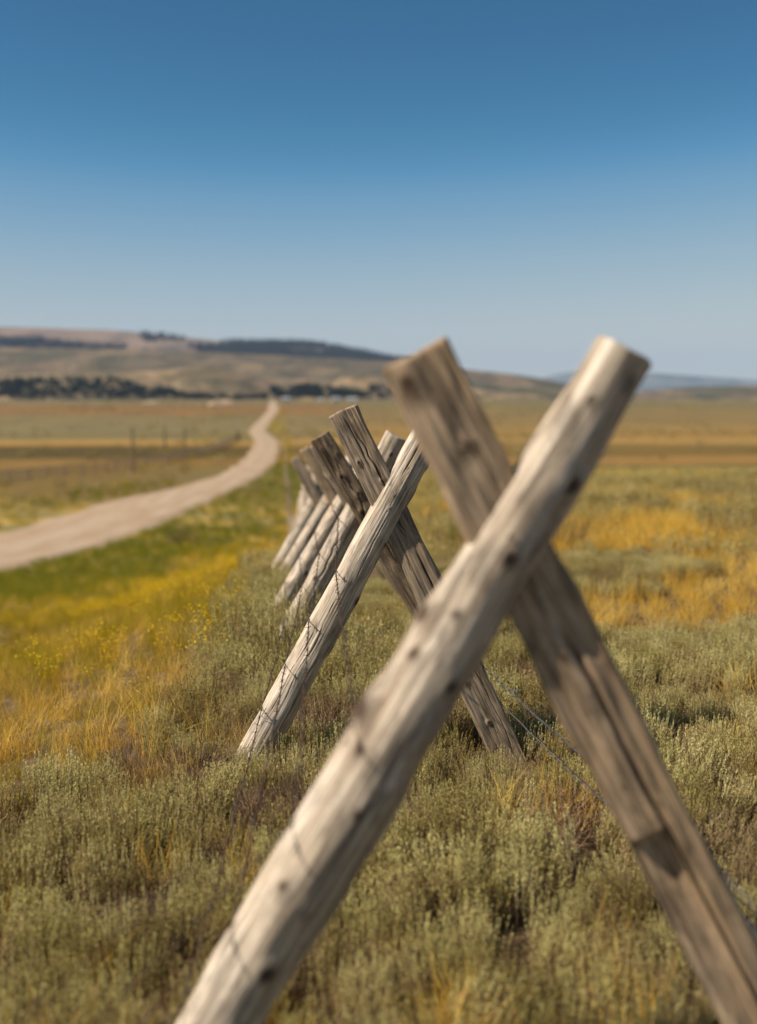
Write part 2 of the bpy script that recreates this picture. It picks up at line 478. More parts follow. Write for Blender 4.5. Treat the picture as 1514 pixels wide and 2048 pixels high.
mh3 = hill_mat('bald_ridge', [(0.35, (0.175, 0.118, 0.088)), (0.6, (0.235, 0.165, 0.12))], 0.002)
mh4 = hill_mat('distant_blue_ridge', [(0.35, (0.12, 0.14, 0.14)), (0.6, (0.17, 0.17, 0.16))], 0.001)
EX = [(-1400, 690), (-700, 640)]
ridge_s = sil([(-2500, 720), (-1200, 640), (-500, 655), (-150, 648), (0, 655), (221, 661), (300, 667), (350, 674), (430, 682), (500, 688), (560, 688), (600, 688), (650, 692), (700, 702), (780, 717), (850, 728), (950, 745), (1050, 768), (1200, 790), (1400, 800), (3500, 802)], 4300)
hill_mesh('far_ridge', 3000, 4300, 5200, ridge_s, (420, 26), 41, mh3, 1.1)
mid_s = sil([(-2500, 740), (-900, 700), (-300, 690), (0, 696), (221, 697), (400, 703), (600, 712), (780, 722), (900, 735), (1000, 745), (1100, 760), (1160, 774), (1250, 784), (1350, 774), (1500, 770), (1800, 780), (3500, 790)], 2700)
hill_mesh('sage_hills', 1750, 2700, 3100, mid_s, (260, 15), 51, mh1, 1.1, gully=9)
low_s = sil([(-2500, 770), (-400, 742), (0, 752), (120, 745), (221, 744), (300, 742), (380, 735), (430, 735), (490, 745), (530, 758), (560, 780), (585, 797), (605, 797), (640, 772), (690, 752), (740, 750), (780, 764), (850, 774), (950, 778), (1100, 790), (1250, 797), (3500, 799)], 1750)
hill_mesh('badland_slopes', 1480, 1750, 2000, low_s, (90, 11), 61, mh2, 1.1, nyy=60, nxx=420, gully=6)
blue_s = sil([(-3000, 797), (900, 797), (1040, 775), (1090, 752), (1130, 744), (1170, 742), (1240, 750), (1300, 745), (1400, 752), (1514, 760), (1700, 775), (3500, 790)], 9500)
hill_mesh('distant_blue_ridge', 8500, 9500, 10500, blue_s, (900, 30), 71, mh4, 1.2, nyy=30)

# bare clay cut on the plain, left of the road end
def mound(name, px, py, D, wpx, hpx, mat, seed):
    w_ = wpx * D / F; h_ = hpx * D / F
    p = at(px, py, D)
    u_, v_ = np.meshgrid(np.linspace(-1, 1, 30), np.linspace(-1, 1, 16), indexing='ij')
    rr = np.clip(1 - u_ ** 2 - v_ ** 2, 0, 1)
    x_ = p.x + u_ * w_ / 2; y_ = D + v_ * w_ * 0.4
    z_ = ground(x_, y_) - 0.3 + h_ * 1.15 * rr ** 0.6 * (1 + 0.3 * fbm(x_, y_, w_ / 5, seed, 3)) - (rr == 0) * 0.5
    n1, n2 = z_.shape
    idx = np.arange(n1 * n2).reshape(n1, n2)
    q = np.stack([idx[:-1, :-1], idx[1:, :-1], idx[1:, 1:], idx[:-1, 1:]], -1).reshape(-1, 4)
    o = link_mesh(name, mesh_np(name, np.stack([x_, y_, z_], -1).reshape(-1, 3), q, smooth=True), [mat])
    o['kind'] = 'structure'
mclay = hill_mat('bare_clay', [(0.35, (0.331, 0.230, 0.152)), (0.6, (0.403, 0.293, 0.203))], 0.05)
mound('clay_mound', 445, 812, 640, 66, 9, mclay, 5)
mound('clay_mound', 305, 806, 760, 46, 5, mclay, 6)

# ------------------------------------------------------------------ wood: logs and split slabs
def wood_mesh(name, L, r0, r1, nseg, nring, seed, flat=None, knots=(), cracks=(), wob=1.0, notch=None, bend=0.0, squash=1.0, swell=0.0):
    """pole along local Z (0..L). theta=-90deg faces local -Y. flat: front clamp depth as share of r."""
    rs = np.random.RandomState(seed)
    T = np.linspace(0, 1, nring)[:, None]; TH = np.linspace(0, 2 * np.pi, nseg, endpoint=False)[None, :]
    T, TH = np.broadcast_arrays(T, TH)
    Z = T * L
    r = r0 + (r1 - r0) * T + swell * np.sin(np.pi * T) ** 1.5
    U = TH / (2 * np.pi)
    r = r * (1 + wob * (0.035 * vnoise(U * 6, Z / 0.22, seed, 6) + 0.022 * vnoise(U * 11, Z / 0.09, seed + 1, 11)))
    streak = vnoise(U * 48, Z / 0.35, seed + 2, 48) * 0.5 + vnoise(U * 110, Z / 0.2, seed + 3, 110) * 0.35
    r = r + wob * 0.0011 * streak * (r0 / 0.07)
    kn = np.zeros_like(r)
    for (kth, kz, kr, kh) in knots:
        dth = (TH - kth + np.pi) % (2 * np.pi) - np.pi
        d2 = ((dth * r0) ** 2 + ((Z - kz) / 1.3) ** 2) / kr ** 2
        r = r + kh * np.exp(-d2 / 2.2) - abs(kh) * 0.7 * np.exp(-d2 * 6)
        kn = np.maximum(kn, np.clip(1.4 * np.exp(-d2 * 1.3), 0, 1) * 0.95)
    for (cth, z0, z1, cw, cd, wander) in cracks:
        path = cth + wander * (vnoise(Z / 0.16, Z * 0, seed + 31) * 0.6 + vnoise(Z / 0.05, Z * 0, seed + 32) * 0.25)
        dth = (TH - path + np.pi) % (2 * np.pi) - np.pi
        win = sstep(z0, z0 + 0.06, Z) * (1 - sstep(z1 - 0.1, z1, Z))
        gsh = np.exp(-((dth * r0) / cw) ** 2) * win
        r = r - cd * gsh
        kn = np.maximum(kn, 0.8 * np.clip(gsh * 1.2 - 0.2, 0, 1))
    x = r * np.cos(TH); y = r * np.sin(TH) * squash
    if flat is not None:
        c = flat * r0 + 0.0016 * vnoise(U * 40, Z / 0.4, seed + 5, 40) + 0.0045 * vnoise(x / 0.07 + 50, Z / 0.45, seed + 6)
        # grooves live on the flat face as well
        deep = (r - (r0 + (r1 - r0) * T)) * 0.9
        lim = -(c + np.minimum(deep, 0.02))
        if notch:
            zn, xs, dp = notch
            m_ = (Z < zn) & (x * xs > -0.15 * r0)
            lim = np.where(m_, lim + dp, lim)
        y = np.maximum(y, lim)
    x = x + bend * np.sin(np.pi * T)
    # end faces: slightly uneven
    endw = 0.006 * vnoise(U * 7, U * 0 + 3, seed + 8, 7)
    Z = Z + endw * ((T > 0.999) * 1.0)
    v = np.stack([x, y, Z], -1).reshape(-1, 3)
    idx = np.arange(nring * nseg).reshape(nring, nseg)
    nx_ = np.roll(idx, -1, axis=1)
    q = np.stack([idx[:-1], nx_[:-1], nx_[1:], idx[1:]], -1).reshape(-1, 4)
    # caps as shrunken rings + centre (quads degenerate avoided with fan of quads)
    extra = []; faces = [q]
    base_n = len(v)
    for ring_i, sgn in ((nring - 1, 1), (0, -1)):
        ring = v[idx[ring_i]]
        c_ = ring.mean(0)
        inner = c_ + (ring - c_) * 0.93 + np.array([0, 0, 0.004 * sgn])
        inner2 = c_ + (ring - c_) * 0.35 + np.array([0, 0, 0.005 * sgn])
        i0 = base_n + sum(len(e) for e in extra)
        extra += [inner, inner2]
        a0 = idx[ring_i]; a1 = i0 + np.arange(nseg); a2 = a1 + nseg
        for p_, q_ in ((a0, a1), (a1, a2)):
            pn, qn = np.roll(p_, -1), np.roll(q_, -1)
            f = np.stack([p_, pn, qn, q_], -1) if sgn > 0 else np.stack([p_, q_, qn, pn], -1)
            faces.append(f)
        h = nseg // 2
        # close the small middle disc with quads across
        f = np.stack([a2[:h - 1], a2[1:h], a2[nseg - 2: nseg - 1 - h: -1][:h - 1], a2[nseg - 1: nseg - h: -1][:h - 1]], -1)
        faces.append(f if sgn > 0 else f[:, ::-1])
    v = np.concatenate([v] + extra)
    me = mesh_np(name, v, np.concatenate(faces), smooth=True)
    a = me.attributes.new('knot', 'FLOAT', 'POINT')
    kk = np.zeros(len(me.vertices), np.float32); kk[:kn.size] = kn.ravel()
    a.data.foreach_set('value', kk)
    try: me.set_sharp_from_angle(angle=rad(50))
    except Exception: pass
    return me

def place_along(o, p0, p1, parent_loc):
    z = (p1 - p0).normalized()
    y = Vector((0, 1, 0)); y = (y - z * y.dot(z)).normalized()
    x = y.cross(z)
    m = Matrix((x, y, z)).transposed().to_4x4()
    m.translation = p0 - parent_loc
    o.matrix_local = m

def down_to_ground(ptop, pbase, bury=0.12):
    """extend line from top through base until below ground"""
    d = (pbase - ptop).normalized()
    p = ptop.copy()
    for _ in range(400):
        if p.z < gz(p.x, p.y) - bury: break
        p = p + d * 0.01
    return p

def K(deg, z, r, h):   # knot
    return (rad(deg), z, r, h)

GRP = 'crossed log braces along the fence line'
def brace(label, D, A, B, r, a_front, seed, res, slab='slab', gap=0.055, akn=(), acr=(), bkn=(), bcr=(), flat=0.25, notch=None, bflip=1, wob=1.0, brr=1.0, abend=0, swell=0.0):
    """A=((px,py) top,(px,py) lower point), B the same; both at forward distance D"""
    Da = D - gap if a_front else D + gap
    Db = D + gap if a_front else D - gap
    at_, ab_ = at(*A[0], Da), at(*A[1], Da)
    bt_, bb_ = at(*B[0], Db), at(*B[1], Db)
    a0 = down_to_ground(at_, ab_); b0 = down_to_ground(bt_, bb_)
    mid = (a0 + b0) / 2
    root = empty('cross_brace', (mid.x, D, gz(mid.x, D)))
    tag(root, label, 'fence brace', GRP)
    nseg, ring = res
    La = (at_ - a0).length; Lb = (bt_ - b0).length
    kA = [K(d_, La - z_, r_, h_) for d_, z_, r_, h_ in akn]
    cA = [(rad(d_), La - z1, La - z0, w_, dp, wn) for d_, z0, z1, w_, dp, wn in acr]
    kB = [K(d_, Lb - z_, r_, h_) for d_, z_, r_, h_ in bkn]
    cB = [(rad(d_), Lb - z1, Lb - z0, w_, dp, wn) for d_, z0, z1, w_, dp, wn in bcr]
    ma = wood_mesh('round_log', La, r[1], r[0], nseg, ring, seed, knots=kA, cracks=cA, wob=wob, bend=abend, swell=swell)
    oa = link_mesh('round_log', ma, [M['log']], root); place_along(oa, a0, at_, root.location)
    nb = notch
    if notch: nb = (Lb - notch[0], notch[1], notch[2])
    mb = wood_mesh('split_log', Lb, r[3], r[2], nseg, ring, seed + 100, flat=flat, knots=kB, cracks=cB, wob=wob * 1.2, notch=nb)
    ob = link_mesh('split_log', mb, [M[slab]], root); place_along(ob, b0, bt_, root.location)
    return root, (a0, at_), (b0, bt_), oa, ob

def line(x0, y0, slope, y):   # slope dx/dy
    return (x0 + slope * (y - y0), y)

# nearest brace (out of focus)
X1 = brace('largest and nearest crossed log brace, blurred, at the right of the picture', 2.4,
    ((1250, 705), (567, 1830)), ((829, 712), line(829, 712, 0.516, 1750)), (0.069, 0.083, 0.079, 0.077), True, 3, (112, 240),
    slab='slab_warm', gap=-0.003,
    akn=[(-108, 0.13, 0.010, 0.004), (-58, 0.30, 0.020, 0.012), (-86, 0.50, 0.019, 0.011), (-160, 0.70, 0.024, 0.013), (-112, 0.66, 0.009, 0.003), (-135, 0.78, 0.014, 0.007), (-62, 0.80, 0.015, 0.005), (-84, 1.14, 0.011, 0.004),
         (-165, 0.95, 0.03, 0.012), (-75, 1.55, 0.021, 0.012), (-128, 1.02, 0.013, 0.004), (-120, 1.36, 0.010, 0.004)],
    acr=[(-70, 0.0, 0.2, 0.004, 0.004, 0.2)],
    bkn=[(-120, 0.05, 0.022, 0.008), (-80, 0.22, 0.010, 0.008), (-100, 0.72, 0.012, 0.003)],
    bcr=[(-76, 0.62, 1.75, 0.006, 0.016, 0.10)], flat=0.42, notch=(1.165, -1, 0.030), wob=2.0, swell=0.014)
# second brace: in focus
X2 = brace('sharp crossed log brace in focus, second from the camera', 5.22,
    ((870, 842), (518, 1494)), ((686, 822), (1016, 1510)), (0.071, 0.088, 0.075, 0.077), True, 17, (160, 420),
    slab='slab', gap=-0.002,
    akn=[(-92, 0.395, 0.0075, 0.002), (-86, 0.455, 0.007, 0.002), (-25, 0.20, 0.014, 0.008), (-20, 0.92, 0.02, 0.008), (-30, 0.62, 0.012, 0.005), (-15, 1.18, 0.02, 0.008), (-12, 0.35, 0.02, 0.008)],
    acr=[(-62, 1.15, 1.72, 0.0035, 0.007, 0.10), (-105, 0.0, 0.30, 0.0028, 0.005, 0.12), (-128, 0.05, 0.45, 0.0024, 0.0035, 0.1), (-96, 0.9, 1.5, 0.0024, 0.003, 0.14), (-48, 0.06, 0.2, 0.006, 0.007, 0.5), (-118, 1.05, 1.6, 0.002, 0.003, 0.1), (-80, 0.45, 0.85, 0.002, 0.003, 0.2)],
    bkn=[(-118, 0.25, 0.011, 0.009), (-72, 0.37, 0.008, 0.009), (-90, 1.36, 0.008, 0.008), (-110, 1.41, 0.009, 0.007), (-100, 1.63, 0.008, 0.008)],
    bcr=[(-92, 0.0, 0.32, 0.0026, 0.007, 0.15), (-80, 0.1, 0.66, 0.0034, 0.014, 0.35), (-72, 0.72, 1.28, 0.004, 0.018, 0.14), (-60, 1.33, 1.8, 0.0025, 0.008, 0.1)], flat=0.45, wob=1.6)
X3 = brace('third crossed log brace from the camera, with a wavy crack in its round log', 7.3,
    ((792, 872), (604, 1222)), ((640, 873), (850, 1225)), (0.076, 0.082, 0.072, 0.080), False, 29, (120, 260),
    slab='slab_dark', gap=0.05,
    akn=[(-112, 1.075, 0.014, 0.006), (-70, 0.12, 0.014, 0.004)],
    acr=[(-98, 0.72, 1.08, 0.006, 0.012, 0.55)],
    bkn=[(-95, 0.30, 0.020, 0.014), (-70, 0.45, 0.018, 0.016), (-100, 0.57, 0.024, 0.016), (-110, 0.08, 0.014, 0.007), (-60, 0.16, 0.014, 0.007), (-80, 1.45, 0.02, 0.01)],
    bcr=[(-84, 0.15, 1.0, 0.006, 0.010, 0.4), (-118, 0.0, 0.9, 0.004, 0.006, 0.15)], flat=0.45, wob=2.0)
X4 = brace('fourth crossed log brace, its narrow grey split log edging out behind the third', 9.2,
    ((752, 893), (571, 1198)), ((632, 888), (823, 1207)), (0.072, 0.076, 0.060, 0.070), False, 37, (64, 100),
    slab='slab', gap=0.05, akn=[(-60, 1.2, 0.02, 0.01)], bkn=[(-120, 0.30, 0.012, 0.01)], flat=0.45, wob=1.6)
X5 = brace('fifth crossed log brace, blurred, its wide pale round log just left of the fourth', 11.6,
    ((716, 905), (561, 1165)), ((609, 897), (768, 1180)), (0.088, 0.080, 0.052, 0.066), False, 43, (48, 70),
    slab='slab_warm', gap=0.05, flat=0.45, wob=1.6)
X6 = brace('sixth crossed log brace, blurred, its pale log standing left of the wide one', 14.1,
    ((668, 935), (545, 1156)), ((590, 915), (712, 1150)), (0.080, 0.085, 0.07, 0.07), False, 53, (40, 50),
    slab='slab', gap=0.05, flat=0.45, wob=1.6)
fine = [X1, X2, X3, X4, X5, X6]

# the rest of the line: copies of two simpler braces
def proto_pair(slab, seed):
    ma = wood_mesh('round_log', 1.75, 0.084, 0.074, 14, 16, seed, wob=1.5)
    mb = wood_mesh('split_log', 1.75, 0.078, 0.07, 14, 16, seed + 5, flat=0.45, wob=1.5)
    ma.materials.append(M['log']); mb.materials.append(M[slab])
    return ma, mb
protos = [proto_pair('slab', 201), proto_pair('slab_red', 231), proto_pair('slab_dark', 261), proto_pair('slab_dark', 281)]
protos[3][0].materials[0] = M['slab']
rr = random.Random(5)
A_line = []
yb = 14.1
k = 0
while yb < 330:
    yb += 2.55 + rr.uniform(-0.15, 0.15)
    cx_ = fence_x(yb) + rr.uniform(-0.06, 0.06)
    gg = gz(cx_, yb)
    pr = protos[1 if k in (2, 3) else rr.choice((0, 0, 2))]
    root = empty('cross_brace', (cx_, yb, gg))
    thin = 0.72 if k > 9 else 1.0
    if k > 9: pr = protos[3]
    if k in (3,): lb = 'second reddish weathered brace, just behind the leftmost reddish one'
    elif k == 0: lb = 'seventh crossed log brace from the camera, blurred, where the pale logs start to merge'
    elif k in (2, 3): lb = 'reddish weathered crossed log brace at the left end of the blurred row'
    else: lb = 'small far crossed log brace in the row that runs down to the valley floor'
    tag(root, lb, 'fence brace', GRP)
    sp = rr.uniform(0.50, 0.56); lean = rr.uniform(0.26, 0.34); hh = rr.uniform(1.36, 1.46)
    a0 = Vector((cx_ - sp, yb + 0.07, gg - 0.12)); a1 = Vector((cx_ + lean, yb + 0.07, gg + hh))
    b0 = Vector((cx_ + sp, yb - 0.07, gg - 0.12)); b1 = Vector((cx_ - lean, yb - 0.07, gg + hh))
    for nm, me_, p0, p1 in (('round_log', pr[0], a0, a1), ('split_log', pr[1], b0, b1)):
        o = bpy.data.objects.new(nm, me_); COL.objects.link(o); o.parent = root
        place_along(o, p0, p1, root.location)
        o.matrix_local = o.matrix_local @ Matrix.Diagonal((thin, thin, (p1 - p0).length / 1.75, 1))
    fine.append((root, (a0, a1), (b0, b1)))
    k += 1

# nail heads
def nail(root, px, py, D, name='nail'):
    n = 10
    an = np.linspace(0, 2 * np.pi, n, endpoint=False)
    v = [(0.0055 * math.cos(a), 0.0, 0.0055 * math.sin(a)) for a in an] + [(0.0045 * math.cos(a), -0.003, 0.0045 * math.sin(a)) for a in an] + [(0, -0.0035, 0)]
    me_ = bpy.data.meshes.new(name)
    fs = [(i, (i + 1) % n, n + (i + 1) % n, n + i) for i in range(n)] + [(n + i, n + (i + 1) % n, 2 * n) for i in range(n)]
    me_.from_pydata(v, [], fs)
    o = link_mesh(name, me_, [M['rust']], root)
    o.location = at(px, py, D) - root.location
    return o
nail(X1[0], 1020, 1074, 2.4 + 0.003 - 0.087)

# ------------------------------------------------------------------ barbed wire
def tube(paths, radius, sides=5):
    """paths: list of (N,3) arrays -> verts, faces"""
    V = []; Fc = []; n0 = 0
    for P_ in paths:
        P_ = np.asarray(P_, float)
        T_ = np.gradient(P_, axis=0); T_ /= np.linalg.norm(T_, axis=1)[:, None] + 1e-9
        up = np.where(np.abs(T_[:, 2:3]) > 0.95, np.array([[1., 0, 0]]), np.array([[0, 0, 1.]]))
        N_ = np.cross(T_, up); N_ /= np.linalg.norm(N_, axis=1)[:, None] + 1e-9
        B_ = np.cross(T_, N_)
        an = np.linspace(0, 2 * np.pi, sides, endpoint=False)
        ring = P_[:, None, :] + radius * (np.cos(an)[None, :, None] * N_[:, None, :] + np.sin(an)[None, :, None] * B_[:, None, :])
        V.append(ring.reshape(-1, 3))
        m = len(P_)
        idx = np.arange(m * sides).reshape(m, sides) + n0
        nxt = np.roll(idx, -1, axis=1)
        Fc.append(np.stack([idx[:-1], nxt[:-1], nxt[1:], idx[1:]], -1).reshape(-1, 4))
        n0 += m * sides
    return np.concatenate(V), np.concatenate(Fc)

def barb_mesh():
    paths = []
    a = np.linspace(0, 4 * np.pi, 18)
    paths.append(np.stack([0.0032 * np.cos(a), np.linspace(-0.005, 0.005, 18), 0.0032 * np.sin(a)], -1))
    for d in ((0.010, -0.007, 0.007), (-0.009, 0.008, -0.008), (-0.007, -0.006, 0.010), (0.008, 0.006, -0.009)):
        paths.append(np.array([(d[0] * s, d[1] * s, d[2] * s) for s in (0.15, 0.6, 1.0)]))
    v, f = tube(paths, 0.0012, 4)
    me_ = mesh_np('barb', v, f)
    me_.materials.append(M['rust'])
    return me_
BARB = barb_mesh()

def strand(label, pts, near_n, mat='wire', seed=0, rad_=0.0017, sag=0.02):
    """pts: attach points from near to far; first near_n spans get a two-ply twist and barbs"""
    rs = np.random.RandomState(seed)
    org = pts[min(1, len(pts) - 1)]
    o_root = np.array(org)
    ctr = []; plies = [[], []]
    far = []
    barbs = []
    ph = 0.0
    for i in range(len(pts) - 1):
        a, b = np.array(pts[i]), np.array(pts[i + 1])
        L = np.linalg.norm(b - a)
        n = max(4, int(L / 0.012)) if i < near_n else 5
        tt = np.linspace(0, 1, n)
        c = a + (b - a) * tt[:, None]
        c[:, 2] -= sag * 4 * tt * (1 - tt) * rs.uniform(0.4, 1.3)
        if i < near_n:
            c[:, 0] += 0.004 * vnoise(tt * L / 0.16, tt * 0 + i, seed + 3) * np.sin(np.pi * tt)
            c[:, 2] += 0.005 * vnoise(tt * L / 0.2, tt * 0 + i, seed + 4) * np.sin(np.pi * tt)
            ang = ph + tt * L / 0.045 * 2 * np.pi
            ph = ang[-1]
            for s in (0, 1):
                off = np.stack([np.cos(ang + s * np.pi), 0 * ang, np.sin(ang + s * np.pi)], -1) * 0.0014
                plies[s].append(c + off)
            nb = int(L / 0.125)
            for j in range(nb):
                q_ = (j + 0.5 + rs.uniform(-0.12, 0.12)) / nb
                barbs.append(c[int(q_ * (n - 1))])
        else:
            far.append(c)
    paths = [np.concatenate(p) - o_root for p in plies]
    v, f = tube(paths, rad_, 4)
    if far:
        v2, f2 = tube([np.concatenate(far) - o_root], 0.0024, 4)
        f2 = f2 + len(v); v = np.concatenate([v, v2]); f = np.concatenate([f, f2])
    w_ = link_mesh('barbed_wire', mesh_np('barbed_wire', v, f, smooth=True), [M[mat]])
    w_.location = org
    tag(w_, label, 'barbed wire', 'barbed wire strands along the fence')
    for b in barbs:
        bo = bpy.data.objects.new('barb', BARB); COL.objects.link(bo); bo.parent = w_
        bo.location = Vector(b - o_root); bo.rotation_euler = (rs.uniform(-.4, .4), rs.uniform(0, 6.28), rs.uniform(-.3, .3))
    return w_

# attachment: left (outer) edge of each round log, height measured along the log
def left_edge(a0, a1, r, zrel, g0):
    """point on the outer-left side of log at height zrel above the ground point"""
    d = (a1 - a0); t_ = (zrel + g0 - a0.z) / d.z
    p = a0 + d * t_
    n = Vector((-d.z, 0, d.x)).normalized()
    return p + n * (r + 0.004)
near_px = [[(716, 1440), (680, 1144)], [(594, 1642), (628, 1243)], [(476, 1845), (581, 1331)], [(372, 2012), (533, 1416)]]
labels = ['uppermost barbed wire strand stapled to the outer side of the round logs',
          'second barbed wire strand from the top, crossing in front of the sharp round log',
          'third barbed wire strand from the top, rusty where it nears the sagebrush',
          'lowest barbed wire strand, running through the sagebrush tips at the log feet']
def snap_left(px, py, D, r, seg):
    """attach point in the log's own plane just outside its left edge, at the height seen at (px,py)"""
    p = at(px, py, D)
    a0, a1 = seg
    d = a1 - a0
    n = Vector((-d.z, 0, d.x)).normalized()
    foot = a0 + d * ((p - a0).dot(d) / d.length_squared)
    return foot + n * (r + 0.001) + Vector((0, -0.012, 0))
hrel = []
wires = []
for i in range(4):
    pts = [snap_left(*near_px[i][0], 2.4, 0.089, X1[1]), snap_left(*near_px[i][1], 5.22, 0.079, X2[1])]
    g2 = gz(pts[1].x, 5.22)
    hr = pts[1].z - g2
    p1 = pts[0]; 
    # towards and past the camera
    back = Vector((-1.05 - 0.10 * i, -0.3, gz(-1, 0) + hr * 0.95))
    pts = [back] + pts
    for j, fb in enumerate(fine[2:]):
        a0, a1 = fb[1]
        g_ = gz(a0.x, a0.y)
        pts.append(left_edge(a0, a1, 0.078, hr * (1.0 if j < 6 else 1.0), g_))
    wires.append(strand(labels[i], pts, 4, 'rust', 300 + i))
# strands on the far side, on the right edge of the split logs
def snap_right(px, py, D, r, seg):
    p = at(px, py, D)
    a0, a1 = seg
    d = a1 - a0
    n = Vector((d.z, 0, -d.x)).normalized()
    foot = a0 + d * ((p - a0).dot(d) / d.length_squared)
    return foot + n * (r + 0.001) + Vector((0, 0.01, 0))
for i, (pa, pb, lb) in enumerate([((1425, 1738), (974, 1330), 'upper barbed wire strand leaving the right edge of the grey split log toward the camera'),
                                 ((1482, 1822), (1010, 1408), 'lower barbed wire strand leaving the right edge of the grey split log toward the camera')]):
    pts = [Vector((1.05, 0.2, 0.55 - 0.15 * i)), snap_right(*pa, 2.4, 0.077, X1[2]), snap_right(*pb, 5.22, 0.077, X2[2])]
    g2 = gz(pts[2].x, 5.22); hr = max(0.12, pts[2].z - g2)
    for fb in fine[2:]:
        b0, b1 = fb[2]
        g_ = gz(b0.x, b0.y)
        d = b1 - b0; p = b0 + d * ((hr + g_ - b0.z) / d.z)
        n = Vector((d.z, 0, -d.x)).normalized()
        pts.append(p + n * 0.08)
    strand(lb, pts, 3, 'wire', 320 + i)

# staples where the strands meet the sharp log
def staple(root, p):
    a = np.linspace(0, np.pi, 8)
    v, f = tube([np.stack([0.010 * np.cos(a) * 0.6 - 0.004, -0.006 - 0.004 * np.sin(a) * 1.6, 0.009 * np.cos(a)], -1)], 0.0017, 5)
    o = link_mesh('staple', mesh_np('staple', v, f, smooth=True), [M['rust']], root)
    o.location = p - root.location
for i in range(4):
    for (px, py), D, r_, X_ in ((near_px[i][0], 2.4, 0.089, X1), (near_px[i][1], 5.22, 0.079, X2)):
        staple(X_[0], snap_left(px, py, D, r_, X_[1]))

# loose tail of wire at the foot of the sharp log and knotted ends on the right
def loose_wire(label, pts, seed):
    P_ = []
    pts = [np.array(p) for p in pts]
    o_ = pts[0].copy()
    n = 14
    for i in range(len(pts) - 1):
        p0 = pts[max(i - 1, 0)]; p1 = pts[i]; p2 = pts[i + 1]; p3 = pts[min(i + 2, len(pts) - 1)]
        for s in np.linspace(0, 1, n, endpoint=False):
            P_.append(0.5 * ((2 * p1) + (-p0 + p2) * s + (2 * p0 - 5 * p1 + 4 * p2 - p3) * s * s + (-p0 + 3 * p1 - 3 * p2 + p3) * s ** 3) - o_)
    v, f = tube([np.array(P_)], 0.0018, 5)
    o = link_mesh('loose_wire', mesh_np('loose_wire', v, f, smooth=True), [M['wire']])
    o.location = Vector(o_)
    tag(o, label, 'wire')
D_ = 5.12
loose_wire('bent tail of loose wire at the foot of the sharp round log', [at(533, 1416, D_), at(524, 1432, D_), at(540, 1440, D_ - .03), at(546, 1448, D_ - .04), at(528, 1442, D_ - .03), at(522, 1450, D_ - .02)], 1)
loose_wire('curled end of wire sticking out above the strands right of the split log', [at(1010, 1372, 5.2), at(1024, 1392, 5.15), at(1030, 1380, 5.13), at(1022, 1384, 5.14), at(1034, 1381, 5.12), at(1044, 1379, 5.1)], 2)
# ------------------------------------------------------------------ plants
def ribbons(base, dirs, length, width, nseg, bend, rs, taper=True):
    """curved blades: base (N,3), dirs (N,3) unit, bend vector strength -> verts, quads"""
    N = len(base)
    t_ = np.linspace(0, 1, nseg + 1)
    side = np.cross(dirs, rs.normal(size=(N, 3))); side /= np.linalg.norm(side, axis=1)[:, None] + 1e-9
    P_ = base[:, None, :] + dirs[:, None, :] * (length[:, None] * t_[None, :])[..., None] + bend[:, None, :] * (length[:, None] * t_[None, :] ** 2)[..., None]
    wv = (1 - t_ ** 1.5 * 0.85) if taper else np.ones_like(t_)
    off = side[:, None, :] * (width[:, None] * wv[None, :])[..., None] * 0.5
    V = np.stack([P_ - off, P_ + off], 2).reshape(-1, 3)
    k = nseg + 1
    i0 = (np.arange(N) * k * 2)[:, None] + (np.arange(nseg) * 2)[None, :]
    q = np.stack([i0, i0 + 1, i0 + 3, i0 + 2], -1).reshape(-1, 4)
    return V, q

